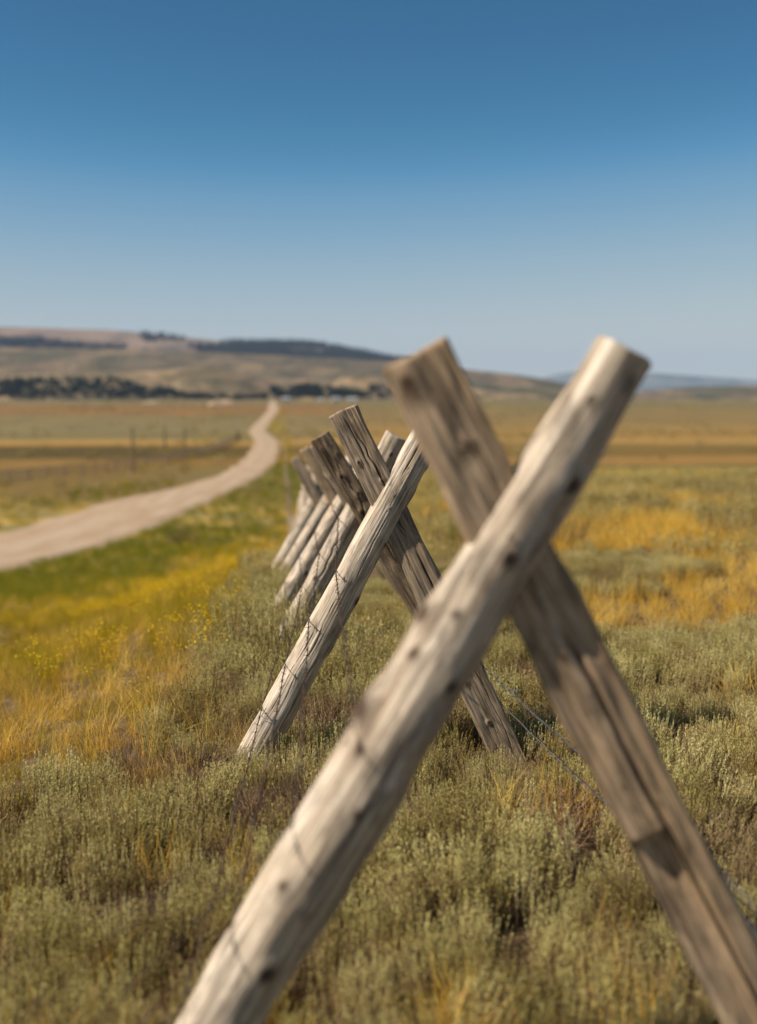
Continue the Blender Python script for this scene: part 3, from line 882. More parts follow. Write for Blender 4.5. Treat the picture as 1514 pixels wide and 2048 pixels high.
def sage_template(name, seed, nst=46, h=(0.20, 0.40), spread=0.5, leaf=1.0, nleaf=34, mats=('twig', 'sage'), rad_=0.09, twigs=10):
    """returns (twig verts, quads), (leaf verts, quads)"""
    rs = np.random.RandomState(seed)
    ang = rs.uniform(0, 2 * np.pi, nst); rr_ = rad_ * np.sqrt(rs.uniform(0, 1, nst))
    base = np.stack([rr_ * np.cos(ang), rr_ * np.sin(ang), np.full(nst, -0.02)], -1)
    tilt = spread * (rr_ / rad_) * rs.uniform(0.5, 1.1, nst)
    ang2 = ang + rs.normal(0, 0.3, nst)
    d = np.stack([np.sin(tilt) * np.cos(ang2), np.sin(tilt) * np.sin(ang2), np.cos(tilt)], -1)
    L = rs.uniform(h[0], h[1], nst) * (1 - 0.25 * (rr_ / rad_))
    bend = np.stack([-0.35 * np.sin(tilt) * np.cos(ang2), -0.35 * np.sin(tilt) * np.sin(ang2), 0.2 * np.sin(tilt)], -1)
    TV, TQ = [], []; LV, LQ = [], []
    n0 = 0
    for k_ in range(2):   # crossed ribbons for the stems
        v, q = ribbons(base, d, L, np.full(nst, 0.0045), 4, bend, rs); TV.append(v); TQ.append(q + n0); n0 += len(v)
    # side twigs
    if twigs:
        m = nst * twigs // 4
        si = rs.randint(0, nst, m); st = rs.uniform(0.1, 0.75, m)
        pb = base[si] + d[si] * (L[si] * st)[:, None] + bend[si] * (L[si] * st ** 2)[:, None]
        td = d[si] * 0.8 + rs.normal(0, 0.5, (m, 3)); td[:, 2] = np.abs(td[:, 2]); td /= np.linalg.norm(td, axis=1)[:, None]
        v, q = ribbons(pb, td, rs.uniform(0.04, 0.10, m), np.full(m, 0.0026), 2, np.zeros((m, 3)), rs); TV.append(v); TQ.append(q + n0); n0 += len(v)
    if nleaf:
        m = nst * nleaf
        si = np.repeat(np.arange(nst), nleaf); st = 1 - (rs.uniform(0, 1, m) ** 1.35) * 0.72
        pb = base[si] + d[si] * (L[si] * st)[:, None] + bend[si] * (L[si] * st ** 2)[:, None]
        az = rs.uniform(0, 2 * np.pi, m)
        od = np.stack([np.cos(az), np.sin(az), rs.uniform(0.7, 2.6, m)], -1); od /= np.linalg.norm(od, axis=1)[:, None]
        ll = rs.uniform(0.010, 0.020, m) * leaf * (1.15 - 0.5 * st)
        v, q = ribbons(pb, od, ll * 1.15, rs.uniform(0.0030, 0.0050, m) * leaf, 1, np.zeros((m, 3)), rs, taper=True)
        LV.append(v); LQ.append(q)
    t1 = (np.concatenate(TV), np.concatenate(TQ))
    t2 = (np.concatenate(LV), np.concatenate(LQ)) if LV else None
    return t1, t2

def join_parts(name, parts, mats):
    V = []; Q = []; MI = []; n0 = 0
    for i, p in enumerate(parts):
        if p is None: continue
        V.append(p[0]); Q.append(p[1] + n0); n0 += len(p[0]); MI.append(np.full(len(p[1]), i))
    me_ = mesh_np(name, np.concatenate(V), np.concatenate(Q), fmat=np.concatenate(MI))
    for m in mats: me_.materials.append(M[m])
    return me_

def tuft(seed, n=70, h=(0.16, 0.36), w_=(0.0025, 0.0045), rad_=0.12, spread=0.35, droop=0.35, nseg=3):
    rs = np.random.RandomState(seed)
    ang = rs.uniform(0, 2 * np.pi, n); r_ = rad_ * np.sqrt(rs.uniform(0, 1, n))
    base = np.stack([r_ * np.cos(ang), r_ * np.sin(ang), np.full(n, -0.02)], -1)
    ti = np.abs(rs.normal(0, spread, n)); a2 = rs.uniform(0, 2 * np.pi, n)
    d = np.stack([np.sin(ti) * np.cos(a2), np.sin(ti) * np.sin(a2), np.cos(ti)], -1)
    bd = np.stack([np.cos(a2) * droop, np.sin(a2) * droop, -np.full(n, droop * 0.5)], -1) * rs.uniform(0, 1, n)[:, None]
    L = rs.uniform(h[0], h[1], n)
    return ribbons(base, d, L, rs.uniform(w_[0], w_[1], n), nseg, bd, rs), (base, d, L, bd)

def flower_parts(seed, n=14, per=6, size=0.0075, h=(0.25, 0.45), rad_=0.14):
    rs = np.random.RandomState(seed)
    (v, q), (base, d, L, bd) = tuft(seed, n, h, (0.003, 0.004), rad_, 0.2, 0.15)
    V = []; Q = []; n0 = 0
    tip = base + d * L[:, None] + bd * L[:, None]
    for i in range(n):
        for _ in range(per):
            c = tip[i] + rs.normal(0, 0.022, 3) * np.array([1, 1, 0.9])
            s = size * rs.uniform(0.5, 1.1)
            nrm_ = rs.normal(0, 1, 3); nrm_[2] = abs(nrm_[2]) + 0.6; nrm_ /= np.linalg.norm(nrm_)
            u_ = np.cross(nrm_, [1, 0, 0]); u_ /= np.linalg.norm(u_); w2 = np.cross(nrm_, u_)
            V += [c + u_ * s + w2 * s, c - u_ * s + w2 * s, c - u_ * s - w2 * s, c + u_ * s - w2 * s]
            Q.append([n0, n0 + 1, n0 + 2, n0 + 3]); n0 += 4
    return (v, q), (np.array(V), np.array(Q))

TEMPL = {}
def templ_col(name, meshes):
    c = bpy.data.collections.new(name)
    for i, m in enumerate(meshes):
        o = bpy.data.objects.new('%s_%02d' % (name, i), m)
        c.objects.link(o)
    TEMPL[name] = (c, len(meshes))
    return c

sageparts = [sage_template('s', 500 + i, nst=58 + 6 * (i % 3), h=(0.20, 0.37), spread=0.38 + 0.04 * i, nleaf=40) for i in range(5)]
sage_meshes = [join_parts('sage_clump', p, ('twig', 'sage_pale' if i in (0, 1, 3) else 'sage')) for i, p in enumerate(sageparts)]
dullparts = [sage_template('d', 540 + i, nst=44, h=(0.16, 0.30), spread=0.7, nleaf=22, twigs=16) for i in range(3)]
dull_meshes = [join_parts('dull_clump', p, ('twig', 'sage_dull')) for p in dullparts]
dryparts = [sage_template('t', 560 + i, nst=40, h=(0.16, 0.34), spread=0.85, nleaf=4, twigs=40) for i in range(3)]
dry_meshes = [join_parts('dry_clump', p, ('twig', 'sage_dull')) for p in dryparts]
lod = [join_parts('sage_lod', sage_template('l', 580 + i, nst=26, h=(0.18, 0.34), spread=0.75, nleaf=12, leaf=2.6, twigs=4, rad_=0.14), ('twig', 'sage_dull' if i == 2 else 'sage')) for i in range(4)]
templ_col('sage_set', sage_meshes + dull_meshes + dry_meshes)      # 0-4 sage, 5-7 dull, 8-10 dry
templ_col('sage_lod_set', lod)
gold = [join_parts('gold_tuft', [tuft(600 + i)[0]], ('straw',)) for i in range(3)]
green = [join_parts('green_tuft', [tuft(610 + i, h=(0.14, 0.3))[0]], ('grass',)) for i in range(2)]
olive = [join_parts('olive_tuft', [tuft(620 + i, h=(0.14, 0.34))[0]], ('olive',)) for i in range(3)]
flo = []
for i in range(3):
    a, b = flower_parts(630 + i)
    flo.append(join_parts('flower_tuft', [a, b], ('olive', 'flower')))
templ_col('gold_set', gold)            # 3
templ_col('grass_set', green + olive)  # 0-1 green, 2-4 olive
templ_col('flower_set', flo)

def scatter(name, x, y, sc, ids, setname, label, tiltmax=0.12, seed=1, dz=0.0, z=None):
    rs = np.random.RandomState(seed)
    n = len(x)
    z = ground(x, y) + dz if z is None else z
    me_ = bpy.data.meshes.new(name)
    me_.vertices.add(n)
    me_.vertices.foreach_set('co', np.stack([x, y, z], -1).astype(np.float32).ravel())
    rot = np.stack([rs.normal(0, tiltmax, n), rs.normal(0, tiltmax, n), rs.uniform(0, 6.283, n)], -1).astype(np.float32)
    a = me_.attributes.new('rot', 'FLOAT_VECTOR', 'POINT'); a.data.foreach_set('vector', rot.ravel())
    a = me_.attributes.new('scl', 'FLOAT_VECTOR', 'POINT')
    sc = np.asarray(sc, np.float32)
    if sc.ndim == 1: sc = np.stack([sc, sc, sc], -1)
    a.data.foreach_set('vector', sc.astype(np.float32).ravel())
    a = me_.attributes.new('idx', 'INT', 'POINT'); a.data.foreach_set('value', np.asarray(ids, np.int32))
    me_.update()
    o = bpy.data.objects.new(name, me_)
    COL.objects.link(o)
    ng = bpy.data.node_groups.new(name + '_scatter', 'GeometryNodeTree')
    ng.interface.new_socket('Geometry', in_out='INPUT', socket_type='NodeSocketGeometry')
    ng.interface.new_socket('Geometry', in_out='OUTPUT', socket_type='NodeSocketGeometry')
    N = ng.nodes; Lk = ng.links
    gi = N.new('NodeGroupInput'); go = N.new('NodeGroupOutput')
    ip = N.new('GeometryNodeInstanceOnPoints'); ci = N.new('GeometryNodeCollectionInfo')
    ci.inputs['Collection'].default_value = TEMPL[setname][0]
    ci.inputs['Separate Children'].default_value = True
    ci.inputs['Reset Children'].default_value = True
    def attr(nm, ty):
        nd = N.new('GeometryNodeInputNamedAttribute'); nd.data_type = ty; nd.inputs['Name'].default_value = nm
        return nd.outputs['Attribute']
    Lk.new(gi.outputs[0], ip.inputs['Points'])
    Lk.new(ci.outputs[0], ip.inputs['Instance'])
    ip.inputs['Pick Instance'].default_value = True
    Lk.new(attr('idx', 'INT'), ip.inputs['Instance Index'])
    e2r = N.new('FunctionNodeEulerToRotation')
    Lk.new(attr('rot', 'FLOAT_VECTOR'), e2r.inputs[0]); Lk.new(e2r.outputs[0], ip.inputs['Rotation'])
    Lk.new(attr('scl', 'FLOAT_VECTOR'), ip.inputs['Scale'])
    Lk.new(ip.outputs[0], go.inputs[0])
    md = o.modifiers.new('scatter', 'NODES'); md.node_group = ng
    tag(o, label, None, None, 'stuff')
    return o

def jitter_grid(x0, x1, y0, y1, step, seed, halfslope=None, margin=1.0):
    rs = np.random.RandomState(seed)
    gx, gy = np.meshgrid(np.arange(x0, x1, step), np.arange(y0, y1, step))
    gx = gx.ravel() + rs.uniform(-.5, .5, gx.size) * step; gy = gy.ravel() + rs.uniform(-.5, .5, gy.size) * step
    if halfslope is not None:
        k_ = np.abs(gx) < halfslope * np.maximum(gy, 0) + margin
        gx, gy = gx[k_], gy[k_]
    return gx, gy, rs

def sage_left(y):   # left border of the sagebrush belt
    return np.interp(y, [-2, 3.0, 4.4, 5.2, 6.2, 7.5, 10, 14, 30, 60], [-3.2, -2.6, -1.65, -1.32, -1.22, -1.25, -1.35, -1.7, -3.3, -5.8])

# near sage mass
x, y, rs = jitter_grid(-4, 8, 1.0, 13.5, 0.128, 700, 0.37, 1.0)
e = 0.22 * fbm(x, y, 1.2, 710, 3)
pn = fbm(x, y, 1.1, 720, 3)
goldpatch = (y > 5.2) & ((fbm(x, y, 1.3, 730, 3) + sstep(0.9, 1.7, x) * sstep(6.8, 8.3, y) * 0.70) > 0.60)
keep = (x > sage_left(y) + e) & ~goldpatch 
# leave the photographer's feet clear
keep &= (x ** 2 + y ** 2) > 1.0 ** 2
for hx, hy, hr_ in ((0.66, 4.15, 0.24), (0.80, 4.3, 0.20), (-0.22, 5.62, 0.16), (-0.84, 6.35, 0.18), (-0.80, 5.0, 0.13), (0.72, 3.75, 0.12)):
    keep &= ((x - hx) ** 2 + ((y - hy) * 0.9) ** 2) > hr_ ** 2
xs, ysn, pk = x[keep], y[keep], pn[keep]
hn = fbm(xs, ysn, 0.9, 740, 2)
rnd = rs.uniform(0, 1, len(xs))
dryn = fbm(xs, ysn, 0.7, 750, 2)
ids = np.where(dryn > 0.60, rs.randint(8, 11, len(xs)), np.where((dryn < -0.36) | (rnd < 0.08), rs.randint(5, 8, len(xs)), rs.randint(0, 5, len(xs))))
bigb = fbm(xs, ysn, 0.55, 745, 2)
sc = (0.62 + 0.26 * hn + 0.30 * np.clip(bigb, -0.5, 0.6) + rs.uniform(-0.1, 0.12, len(xs)))
sc = sc * (1 + 0.45 * np.exp(-((ysn - 6.9) / 1.0) ** 2 - ((xs + 0.35) / 0.8) ** 2))
sc = sc * (1 - 0.45 * np.exp(-((ysn - 4.95) / 0.45) ** 2 - ((xs - 0.55) / 0.35) ** 2)) * (1 - 0.35 * np.exp(-((ysn - 5.0) / 0.3) ** 2 - ((xs + 0.5) / 0.3) ** 2))
sc = np.where(ids > 7, sc * 0.85, sc)
scatter('sagebrush_cover', xs, ysn, sc, ids, 'sage_set', 'knee high grey green sagebrush covering the ground on both sides of the fence', 0.14, 701)
# farther sage
x, y, rs = jitter_grid(-6, 26, 13.4, 50, 0.42, 760, 0.36, 1.5)
gp = fbm(x, y * 0.6, 2.2, 731, 3) + 0.33 * (1 - sstep(15, 22, y)) * sstep(0.8, 2.0, x)
keep = (x > sage_left(y)) & (gp < 0.26)
xs, ysn = x[keep], y[keep]
dn = fbm(xs, ysn, 2.4, 751, 2)
ids = np.where(dn < -0.2, 2, rs.choice([0, 1, 3], len(xs)))
scatter('distant_sagebrush_cover', xs, ysn, rs.uniform(0.75, 1.5, len(xs)), ids, 'sage_lod_set', 'low pale sagebrush cover on the slope right of the fence running to the crest', 0.15, 761)
# golden grass, right side patches and the gaps between the brush
x, y, rs = jitter_grid(-4, 24, 2.0, 44, 0.24, 770, 0.36, 1.2)
step_keep = rs.uniform(0, 1, len(x)) < np.clip(10 / np.maximum(y, 1), 0.25, 1.0)
gp = np.where(y < 13.5, fbm(x, y, 1.3, 730, 3) + sstep(0.9, 1.7, x) * sstep(6.8, 8.3, y) * 0.70 - 0.34, fbm(x, y * 0.6, 2.2, 731, 3) + 0.33 * (1 - sstep(15, 22, y)) * sstep(0.8, 2.0, x))
keep = step_keep & (x > sage_left(y) + 0.25) & ((gp > 0.20) | (rs.uniform(0, 1, len(x)) < 0.16)) & ((x ** 2 + y ** 2) > 1.0)
xs, ysn = x[keep], y[keep]
scatter('golden_grass', xs, ysn, rs.uniform(0.55, 0.95, len(xs)) * np.where(ysn > 14, 1.5, 1.0), rs.randint(0, 3, len(xs)), 'gold_set', 'golden orange dry grass growing in patches between the sagebrush right of the fence', 0.15, 771)
# left slope: golden and olive grass
def leftfield(step, y0, y1, seed, sc0):
    x, y, rs = jitter_grid(-34, 2, y0, y1, step, seed, 0.37, 1.5)
    e = 0.25 * fbm(x, y, 1.2, 711, 3)
    keep = (x < sage_left(y) + 0.25 + e) & (x > road_x(y) + 2.9 + 0.5 * fbm(x, y, 2, 712, 2))
    return x[keep], y[keep], rs
GX, GY, GS, GI = [], [], [], []
OX, OY, OS, OI = [], [], [], []
FX, FY, FS = [], [], []
for step, y0, y1, seed, s0 in ((0.19, 2.5, 12, 800, 0.8), (0.28, 12, 26, 801, 0.95), (0.48, 26, 75, 802, 1.6), (1.2, 75, 170, 803, 2.6)):
    x, y, rs = leftfield(step, y0, y1, seed, s0)
    dr = x - road_x(y) - 2.6                # distance from the road verge
    du = sage_left(y) - x                   # distance from the sagebrush belt
    n = fbm(x, y, 1.8 + 0.05 * y0, 820, 3)
    n2 = fbm(x, y, 1.1 + 0.04 * y0, 840, 3)
    greenw = np.maximum(sstep(10.0, 6.0, dr + 2.5 * n) * sstep(19, 30, y), sstep(9, 5, dr + 2 * n)) * (y < 150)
    r_ = rs.uniform(0, 1, len(x))
    isgreen = r_ < greenw * 0.85
    goldw = np.clip(0.50 * sstep(9.0, 5.5, y) + 0.14 + 0.7 * n2, 0.04, 0.97)
    isgold = ~isgreen & (rs.uniform(0, 1, len(x)) < goldw)
    isol = ~isgreen & ~isgold
    GX.append(x[isgold]); GY.append(y[isgold]); GS.append(s0 * rs.uniform(0.6, 1.1, isgold.sum())); GI.append(rs.randint(0, 3, isgold.sum()))
    for m_, lo, hi, k_ in ((isgreen, 0, 2, 1.25), (isol, 2, 5, 0.95)):
        OX.append(x[m_]); OY.append(y[m_]); OS.append(s0 * k_ * rs.uniform(0.6, 1.1, m_.sum())); OI.append(rs.randint(lo, hi, m_.sum()))
    fw = np.clip(sstep(6.0, 9.5, y) * (0.13 + 0.95 * fbm(x, y, 1.0 + 0.04 * y0, 860, 3)), 0, 0.6) * np.where(greenw > 0.5, 0.05, 1.0)
    isf = rs.uniform(0, 1, len(x)) < fw
    FX.append(x[isf]); FY.append(y[isf]); FS.append(s0 * rs.uniform(0.7, 1.15, isf.sum()))
cat_ = np.concatenate
scatter('dry_meadow_grass', cat_(GX), cat_(GY), cat_(GS), cat_(GI), 'gold_set', 'golden dry meadow grass on the slope between the fence and the road', 0.15, 830)
scatter('green_meadow_grass', cat_(OX), cat_(OY), cat_(OS), cat_(OI), 'grass_set', 'green and olive meadow grass thickest along the road verge', 0.15, 831)
scatter('yellow_wildflowers', cat_(FX), cat_(FY), cat_(FS), np.random.RandomState(1).randint(0, 3, len(cat_(FX))), 'flower_set', 'yellow wildflowers dotted through the meadow left of the fence', 0.12, 832)
# far verge of the road and beyond: clumps
x, y, rs = jitter_grid(-80, -8, 60, 290, 1.5, 880, 0.37, 3)
d_ = road_x(y) - road_left(y) - 0.4 - x
keep = (d_ > 0) & (d_ < 7 + 3 * fbm(x, y, 8, 881, 2)) & (rs.uniform(0, 1, len(x)) < 0.8) & (y < 118)
xs, ysn = x[keep], y[keep]
n = fbm(xs, ysn, 9, 882, 3)
scatter('far_verge_grass', xs, ysn, rs.uniform(2.2, 3.4, len(xs)), np.where(n > 0.02, rs.randint(0, 2, len(xs)), rs.randint(2, 5, len(xs))), 'grass_set', 'green grass clumps along the far verge of the road', 0.15, 883)
keep = (d_ > 1) & (d_ < 14) & (rs.uniform(0, 1, len(x)) < 0.08)
scatter('far_verge_flowers', x[keep], y[keep], rs.uniform(2.2, 3.4, keep.sum()), rs.randint(0, 3, keep.sum()), 'flower_set', 'yellow flowers beyond the road below the pole fence', 0.12, 884)
x, y, rs = jitter_grid(-45, -4, 140, 520, 2.2, 886)
d_ = x - road_x(y) - 2.9
keep = (d_ > 0) & (x < fence_x(y) + 1) & (rs.uniform(0, 1, len(x)) < 0.8)
scatter('valley_verge_flowers', x[keep], y[keep], rs.uniform(2.6, 4.0, keep.sum()), rs.randint(0, 3, keep.sum()), 'flower_set', 'yellow flowers in the strip between the far fence and the road', 0.12, 887)

x, y, rs = jitter_grid(-330, 420, 105, 700, 4.2, 890)
keep = (np.abs(x) < 0.37 * y + 4) & (np.abs(x - road_x(y)) > 5) & (rs.uniform(0, 1, len(x)) < 0.12 + 0.6 * fbm(x, y * 0.5, 22, 891, 3))
scatter('valley_brush', x[keep], y[keep], rs.uniform(2.0, 5.0, keep.sum()) * np.array([1, 1, 1])[:, None].repeat(keep.sum(), 1)[0], rs.choice([0, 1, 2, 3, 2], keep.sum()), 'sage_lod_set', 'scattered low brush clumps across the valley floor', 0.15, 892)

# individual shrubs that can be told apart
def shrub(label, px, py, D, parts_, mats, s, rz, grp=None, name='sagebrush', zz=None, lx=None):
    p = at(px, py, D)
    root = empty(name, (p.x, D, gz(p.x, D)))
    root.rotation_euler = (0, 0, rz); root.scale = s if isinstance(s, tuple) else (s, s, s)
    tag(root, label, 'shrub', grp)
    for nm, pt, m in (('stems', parts_[0], mats[0]), ('foliage', parts_[1], mats[1])):
        if pt is None: continue
        key = nm + str(id(parts_[0])) + m
        if key not in _cache: 
            me_ = mesh_np(nm, pt[0], pt[1]); me_.materials.append(M[m]); _cache[key] = me_
        o = bpy.data.objects.new(nm, _cache[key]); COL.objects.link(o); o.parent = root
    return root
_cache = {}
bigparts = [sage_template('b', 900 + i, nst=85, h=(0.30, 0.46), spread=0.6, rad_=0.17, nleaf=44) for i in range(3)]
bigdry = [sage_template('bd', 910 + i, nst=60, h=(0.20, 0.40), spread=1.0, rad_=0.14, nleaf=5, twigs=60) for i in range(2)]
sg = ('twig', 'sage_pale'); sd = ('twig', 'sage_dull')
shrub('tall pale green sagebrush left of the round logs, below the blurred row of braces', 500, 1300, 7.1, bigparts[0], sg, (1.3, 1.3, 1.5), 0.3)
shrub('tall pale green sagebrush directly behind the sharp round log', 600, 1300, 6.9, bigparts[1], sg, (1.3, 1.3, 1.5), 1.3)
shrub('rounded green sagebrush under the crossing of the sharp brace', 722, 1300, 6.7, bigparts[2], sg, (1.2, 1.2, 1.2), 2.2)
shrub('pale green sagebrush at the left end of the tall sagebrush clump', 452, 1320, 6.8, bigparts[1], sg, (1.0, 1.0, 1.1), 4.0)
shrub('pale sagebrush seen between the sharp round log and the nearest log', 775, 1330, 6.3, bigparts[0], sg, 0.85, 5.0)
shrub('purplish brown dry shrub at the edge of the golden grass left of the tall sagebrush', 405, 1400, 6.15, bigdry[0], sd, 0.95, 0.5)
shrub('dead brown twiggy brush in the hollow left of the sharp log', 480, 1375, 6.3, bigdry[1], sd, 0.8, 1.5)
shrub('dark dead brush at the foot of the sharp round log, on its right side', 655, 1455, 5.6, bigdry[0], sd, 0.72, 2.5)
shrub('dead shrub with bare dark twigs below the split logs at lower right', 1090, 1700, 4.15, bigdry[1], ('twig', 'straw'), 0.80, 0.2)
shrub('second tangle of dead twigs just right of the bare dark shrub at lower right', 1180, 1690, 4.25, bigdry[0], ('twig', 'straw'), 0.85, 3.2)
shrub('dense sagebrush in front of the foot of the sharp split log', 1000, 1545, 4.85, bigparts[2], sg, 0.45, 0.9)
shrub('dark brown dead twigs left of centre, below the golden grass', 395, 1535, 5.0, bigdry[0], sd, 0.7, 4.4)
shrub('small sagebrush whose tips hide the foot of the sharp round log', 560, 1530, 4.9, bigparts[0], sg, 0.55, 2.0)
shrub('brownish green bush standing alone right of the nearest log crossing', 1118, 1120, 14.5, bigparts[1], sd, 1.5, 1.1)
shrub('lone olive bush in the field left of the upper nearest log', 925, 1085, 15.5, bigparts[2], ('twig', 'grass'), 1.1, 1.6)
shrub('dark green bush growing at the near edge of the gravel road', 362, 1085, 66, bigparts[0], ('twig', 'bush_leaf'), (4.6, 4.0, 2.7), 0.3, name='roadside_bush')

# long arching straws
def straws(label, px, py, D, seed, n, h, mat='straw'):
    p = at(px, py, D)
    (v, q), _ = tuft(seed, n, h, (0.0018, 0.003), 0.08, 0.45, 0.5, 6)
    me_ = mesh_np('dry_grass_tuft', v, q)
    o = link_mesh('dry_grass_tuft', me_, [M[mat]])
    o.location = (p.x, D, gz(p.x, D))
    tag(o, label, 'grass tuft')
straws('long yellow straws arching out of the dead shrub at lower right', 1085, 1700, 4.2, 930, 16, (0.25, 0.45))
straws('loose tuft of long pale straws at the left edge near the golden grass', 300, 1480, 5.4, 931, 40, (0.25, 0.5))
straws('tuft of tall thin straws left of the purplish dry shrub', 340, 1400, 6.2, 932, 45, (0.25, 0.5))
straws('thin golden straws beside the pale tall sagebrush', 395, 1330, 7.2, 933, 40, (0.25, 0.5))

# ------------------------------------------------------------------ pole fence and utility poles left of the road
def simple_post(L, r, seed, seg=8):
    me_ = wood_mesh('post', L, r, r * 0.85, seg, 6, seed, wob=1.0)
    me_.materials.append(M['slab'])
    return me_
fr = empty('pole_fence', (-32, 134, gz(-32, 134)))
tag(fr, 'long grey pole fence climbing away beyond the road on the left', 'fence')
PF = [(-52, 98), (-42, 112), (-34, 130), (-30, 150), (-28.5, 178), (-28.8, 205), (-31, 240), (-36, 280), (-42, 330)]
pm = simple_post(1.5, 0.11, 950)
px_ = np.array(PF, float)
seglen = np.concatenate([[0], np.cumsum(np.hypot(*np.diff(px_, axis=0).T))])
npost = int(seglen[-1] / 3.0)
PP = []
for i in range(npost):
    s = i * 3.0
    x_ = float(np.interp(s, seglen, px_[:, 0])); y_ = float(np.interp(s, seglen, px_[:, 1]))
    z_ = gz(x_, y_); PP.append((x_, y_, z_))
    o = bpy.data.objects.new('post', pm); COL.objects.link(o); o.parent = fr
    o.location = Vector((x_, y_, z_ - 0.15)) - fr.location
for h_ in (0.35, 0.75, 1.15):
    v, f = tube([np.array(PP) + np.array([0.13, 0, h_]) - np.array(fr.location)], 0.075, 6)
    link_mesh('rail', mesh_np('rail', v, f, smooth=True), [M['slab']], fr)

for i, (px, pyb, D, h_, lb) in enumerate([
        (266, 945, 134, 5.3, 'tallest wooden utility pole in the field beyond the road, nearest the left edge'),
        (330, 925, 156, 4.9, 'middle one of the three blurred wooden utility poles beyond the road'),
        (370, 908, 182, 4.4, 'smallest and farthest of the three blurred wooden utility poles')]):
    p = at(px, pyb, D)
    root = empty('utility_pole', (p.x, D, gz(p.x, D)))
    tag(root, lb, 'utility pole', 'utility poles crossing the field')
    me_ = wood_mesh('pole', h_ + 0.3, 0.17, 0.12, 12, 10, 970 + i)
    o = link_mesh('pole', me_, [M['slab_dark']], root); o.location = (0, 0, -0.3)
    v, f = tube([np.array([(0, 0, h_ - 0.02), (0, 0, h_ + 0.12)]), np.array([(0, 0, h_ + 0.12), (0, 0, h_ + 0.2)])], 0.05, 8)
    link_mesh('insulator', mesh_np('insulator', v, f, smooth=True), [M['wire']], root)

# ------------------------------------------------------------------ farm buildings
t = NT('white_painted_boards'); n_ = t.noise(t.pos(scale=(3, 3, 0.4)), 1, 3)
t.color(t.ramp(n_, [(0.3, 0.40), (0.7, 0.55)])); M['white'] = t.m
t = NT('pale_metal_roof'); n_ = t.noise(t.pos(scale=(0.6, 6, 1)), 1, 2)
t.color(t.ramp(n_, [(0.3, (0.26, 0.27, 0.28)), (0.7, (0.38, 0.39, 0.40))])); t.b.inputs['Roughness'].default_value = 0.5; M['roof'] = t.m
t = NT('dark_opening'); t.color((0.05, 0.045, 0.04)); M['dark'] = t.m
def barn(label, px, D, wpx, hpx, rz, roofmat='roof'):
    p = at(px, 800, D)
    w_ = wpx * D / F; h_ = hpx * D / F; d_ = w_ * 0.7; e_ = h_ * 0.6
    root = empty('farm_building', (p.x, D, gz(p.x, D) - 0.1)); root.rotation_euler = (0, 0, rz)
    tag(root, label, 'building', 'white farm buildings at the foot of the hills')
    x0, x1, y0, y1 = -w_ / 2, w_ / 2, -d_ / 2, d_ / 2
    me_ = bpy.data.meshes.new('wall')
    me_.from_pydata([(x0, y0, 0), (x1, y0, 0), (x1, y1, 0), (x0, y1, 0), (x0, y0, e_), (x1, y0, e_), (x1, y1, e_), (x0, y1, e_), (x0, 0, h_ - .15), (x1, 0, h_ - .15)], [],
                    [(0, 1, 5, 4), (2, 3, 7, 6), (1, 2, 6, 9, 5), (3, 0, 4, 8, 7)])
    link_mesh('wall', me_, [M['white']], root)
    me_ = bpy.data.meshes.new('roof')
    o = 0.4; tk = 0.15
    V = []
    for dz in (0, tk):
        V += [(x0 - o, y0 - o, e_ - o * 0.5 + dz), (x1 + o, y0 - o, e_ - o * 0.5 + dz), (x1 + o, 0, h_ + dz), (x0 - o, 0, h_ + dz), (x1 + o, y1 + o, e_ - o * 0.5 + dz), (x0 - o, y1 + o, e_ - o * 0.5 + dz)]
    me_.from_pydata(V, [], [(0, 3, 2, 1), (3, 5, 4, 2), (6, 7, 8, 9), (9, 8, 10, 11), (0, 1, 7, 6), (4, 5, 11, 10), (1, 2, 8, 7), (2, 4, 10, 8), (0, 6, 9, 3), (3, 9, 11, 5)])
    link_mesh('roof', me_, [M[roofmat]], root)
    for nm, xx, ww, z0_, z1_ in (('door', 0, w_ * 0.2, 0, e_ * 0.8), ('window', -w_ * 0.3, w_ * 0.1, e_ * .4, e_ * .7), ('window', w_ * 0.3, w_ * 0.1, e_ * .4, e_ * .7)):
        me_ = bpy.data.meshes.new(nm)
        a, b = xx - ww / 2, xx + ww / 2
        me_.from_pydata([(a, y0 - .06, z0_), (b, y0 - .06, z0_), (b, y0 - .06, z1_), (a, y0 - .06, z1_), (a, y0 + .02, z0_), (b, y0 + .02, z0_), (b, y0 + .02, z1_), (a, y0 + .02, z1_)], [],
                        [(0, 1, 2, 3), (1, 5, 6, 2), (4, 0, 3, 7), (3, 2, 6, 7)])
        link_mesh(nm, me_, [M['dark']], root)
barn('lone white farm building beside the end of the gravel road', 572, 1150, 15, 9, 0.1)
barn('white farm shed, leftmost of the cluster below the tree belt', 640, 1220, 10, 6, -0.2)
barn('long pale farm building in the middle of the cluster below the tree belt', 672, 1200, 18, 8, 0.15)
barn('wide white farm building at the right end of the cluster below the tree belt', 703, 1180, 20, 8, -0.1)

